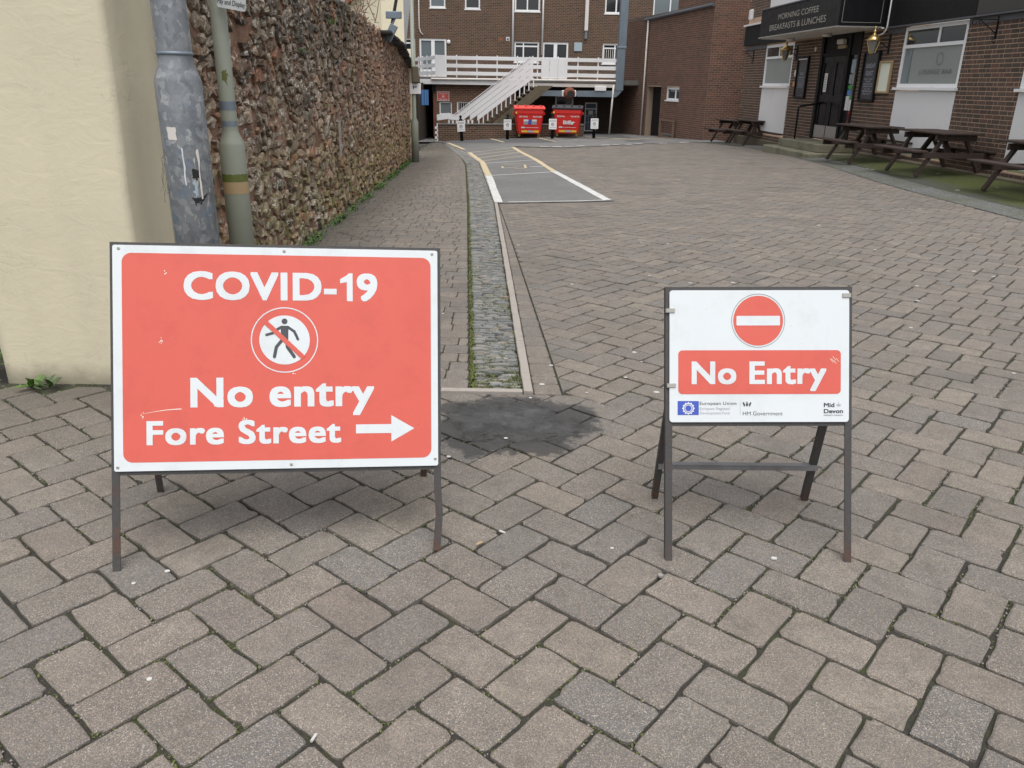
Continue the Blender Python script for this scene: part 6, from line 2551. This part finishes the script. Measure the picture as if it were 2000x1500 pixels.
# moss tufts in joints of the paving
def tuft(r):
    x, y = r.uniform(-3, 3.6), r.uniform(.9, 5.6)
    if mn.noise(Vector((x * 1.6, y * 1.6, 1))) < -.08 - (.25 if y > 3.1 and x < -.9 else 0):
        return None
    # snap towards a paver joint
    dx, dy = x - O0[0], y - O0[1]
    u, v = dx * cT + dy * sT, -dx * sT + dy * cT
    best = None
    k = r.random()
    a_, b_ = PL / 2, PW / 2
    i0, j0 = round((u / PW + v / PW) / 2), round((u - v) / (2 * PL))
    best = 9
    for i in range(i0 - 1, i0 + 2):
        for j in range(j0 - 1, j0 + 2):
            for kd in (0, 1):
                cu, cv = i * PW + j * PL, i * PW - j * PL
                ha, hb = (a_, b_)
                if kd:
                    cu += (PL + PW) / 2
                    cv -= (PL - PW) / 2
                    ha, hb = b_, a_
                if abs(u - cu) <= ha and abs(v - cv) <= hb:
                    best = min(ha - abs(u - cu), hb - abs(v - cv))
    if best > .0085:
        return None
    return (x, y, gh(x, y) - .008)


mass('joint_moss', None, None, tuft, 130000, 'moss', seed=8, L=(.005, .014))


def grit(r):
    q = tuft(r)
    return None if q is None else (q[0], q[1], q[2] + .004)


r = random.Random(61)
mb = MB()
for k in range(60000):
    q = grit(r)
    if q is None:
        continue
    s_ = r.uniform(.0012, .0042)
    a = r.uniform(0, 6.28)
    mb.add([(q[0] + s_ * math.cos(a + t_), q[1] + s_ * math.sin(a + t_), q[2]) for t_ in (0, 2.1, 4.2)] + [(q[0], q[1], q[2] + s_ * 1.3)], [(0, 1, 3), (1, 2, 3), (2, 0, 3)])
stuff(mb.build('joint_grit', M['kerb']))


def ch_moss(r):
    y = 3.9 + 16 * r.random() ** 1.4
    x0, x1 = cxl(y), kx(y)
    k = r.random()
    x = x0 + .010 + abs(r.gauss(0, .010)) if k < .4 else x0 + (x1 - x0) * r.random()
    if k >= .5 and mn.noise(Vector((x * 4, y * 1.6, 2))) < .02:
        return None
    return (x, y, gh(x, y) - .006)


mass('channel_moss', None, None, ch_moss, 30000, 'moss', seed=9, L=(.006, .018))

# litter: each scrap its own thing
def scrap(px, py, s, lab, kind='gum', cat='litter', name='paper_scrap', thick=.002, asp=1.0, rot=0, grp=None):
    r = random.Random(int(px * 1000 + py * 77))
    n = 9
    pts = [(s * asp * math.cos(2 * math.pi * k / n) * r.uniform(.75, 1.1), s * math.sin(2 * math.pi * k / n) * r.uniform(.75, 1.1)) for k in range(n)]
    mb = MB().prism(pts, 0, thick)
    o = mb.build(name, M[kind], None, loc=(px, py, gh(px, py) + .0025), rot=(0, 0, rot))
    tag(o, lab, cat, grp)
    return o


def G_(px, py):      # ground point under a pixel of the photograph (2000 x 1500)
    d = fwd + rt * ((px - 1000) / 1555.) + up * ((750 - py) / 1555.)
    t = 1.5 / -d.z
    for _ in range(12):
        t = t * .4 + .6 * (gh(d.x * t, d.y * t) - 1.5) / d.z
    return d.x * t, d.y * t


for (px, py, s, lab) in ((327, 1117, .0075, 'larger white gum spot right of the COVID sign left leg'), (261, 1141, .006, 'smaller white gum spot below the COVID sign left leg'), (292, 1328, .007, 'white gum spot alone near the lower left of the paving'),
                         (1195, 1072, .006, 'round white gum spot between the two signs'), (988, 857, .008, 'white scrap in the middle of the wet stain'), (876, 893, .009, 'white bird splash just right of the COVID sign'),
                         (1036, 778, .008, 'white gum spot at the end of the edging strip'), (1146, 768, .006, 'white gum spot right of the soldier course end')):
    x, y = G_(px, py)
    scrap(x, y, s, lab, name='gum_spot', cat='gum', asp=1.2, grp='pale gum spots on the paving')
x, y = G_(1512, 1093)
scrap(x, y, .008, 'white crumpled wrapper between the legs of the No Entry sign', name='wrapper', thick=.005, asp=1.4)
x, y = G_(1290, 1127)
scrap(x, y, .010, 'grey stone chip in a joint left of the No Entry sign', 'alum', cat='stone', name='stone_chip', thick=.007)
for px, py, rot, lab in ((981, 1041, -.6, 'cigarette end on the paving between the signs'), (613, 1444, 1.3, 'cigarette end near the bottom edge of the paving')):
    x, y = G_(px, py)
    o = MB().tube([(-.012, 0, .004), (.012, 0, .004)], .0038, 8).build('cigarette_end', M['gum'], None, loc=(x, y, gh(x, y) + .001), rot=(0, 0, rot))
    tag(o, lab, 'cigarette end', 'cigarette ends on the paving')
x, y = G_(930, 1068)
mb = MB()
leaf(mb, (0, 0, .006), .8, .15, .035, .013)
tag(mb.build('dead_leaf', M['oak'], None, loc=(x, y, 0.002)), 'small dry tan leaf on the paving below the COVID sign', 'leaf')
# faint scattered pale specks farther up the paving
r = random.Random(99)
mb = MB()
for k in range(150):
    y = 3.9 + 20 * r.random() ** 1.5
    x = r.uniform(-1.6, 6)
    s = r.uniform(.006, .018)
    z = gh(x, y) + .003
    mb.add([(x + s * math.cos(a) * 1.2, y + s * math.sin(a), z) for a in np.linspace(0, 5.4, 7)], [tuple(range(7))])
stuff(mb.build('pale_specks', M['gum']))
tw = MB()
x0, y0 = G_(665, 455)
x1, y1 = G_(720, 473)
tw.tube([(x0, y0, gh(x0, y0) + .012), ((x0 + x1) / 2 + .05, (y0 + y1) / 2 - .05, gh(x0, y0) + .02), (x1, y1, gh(x1, y1) + .008)], [.004, .003, .002], 5)
tag(tw.build('twig', M['twig']), 'thin bare twig lying on the footpath by the stone wall', 'twig')
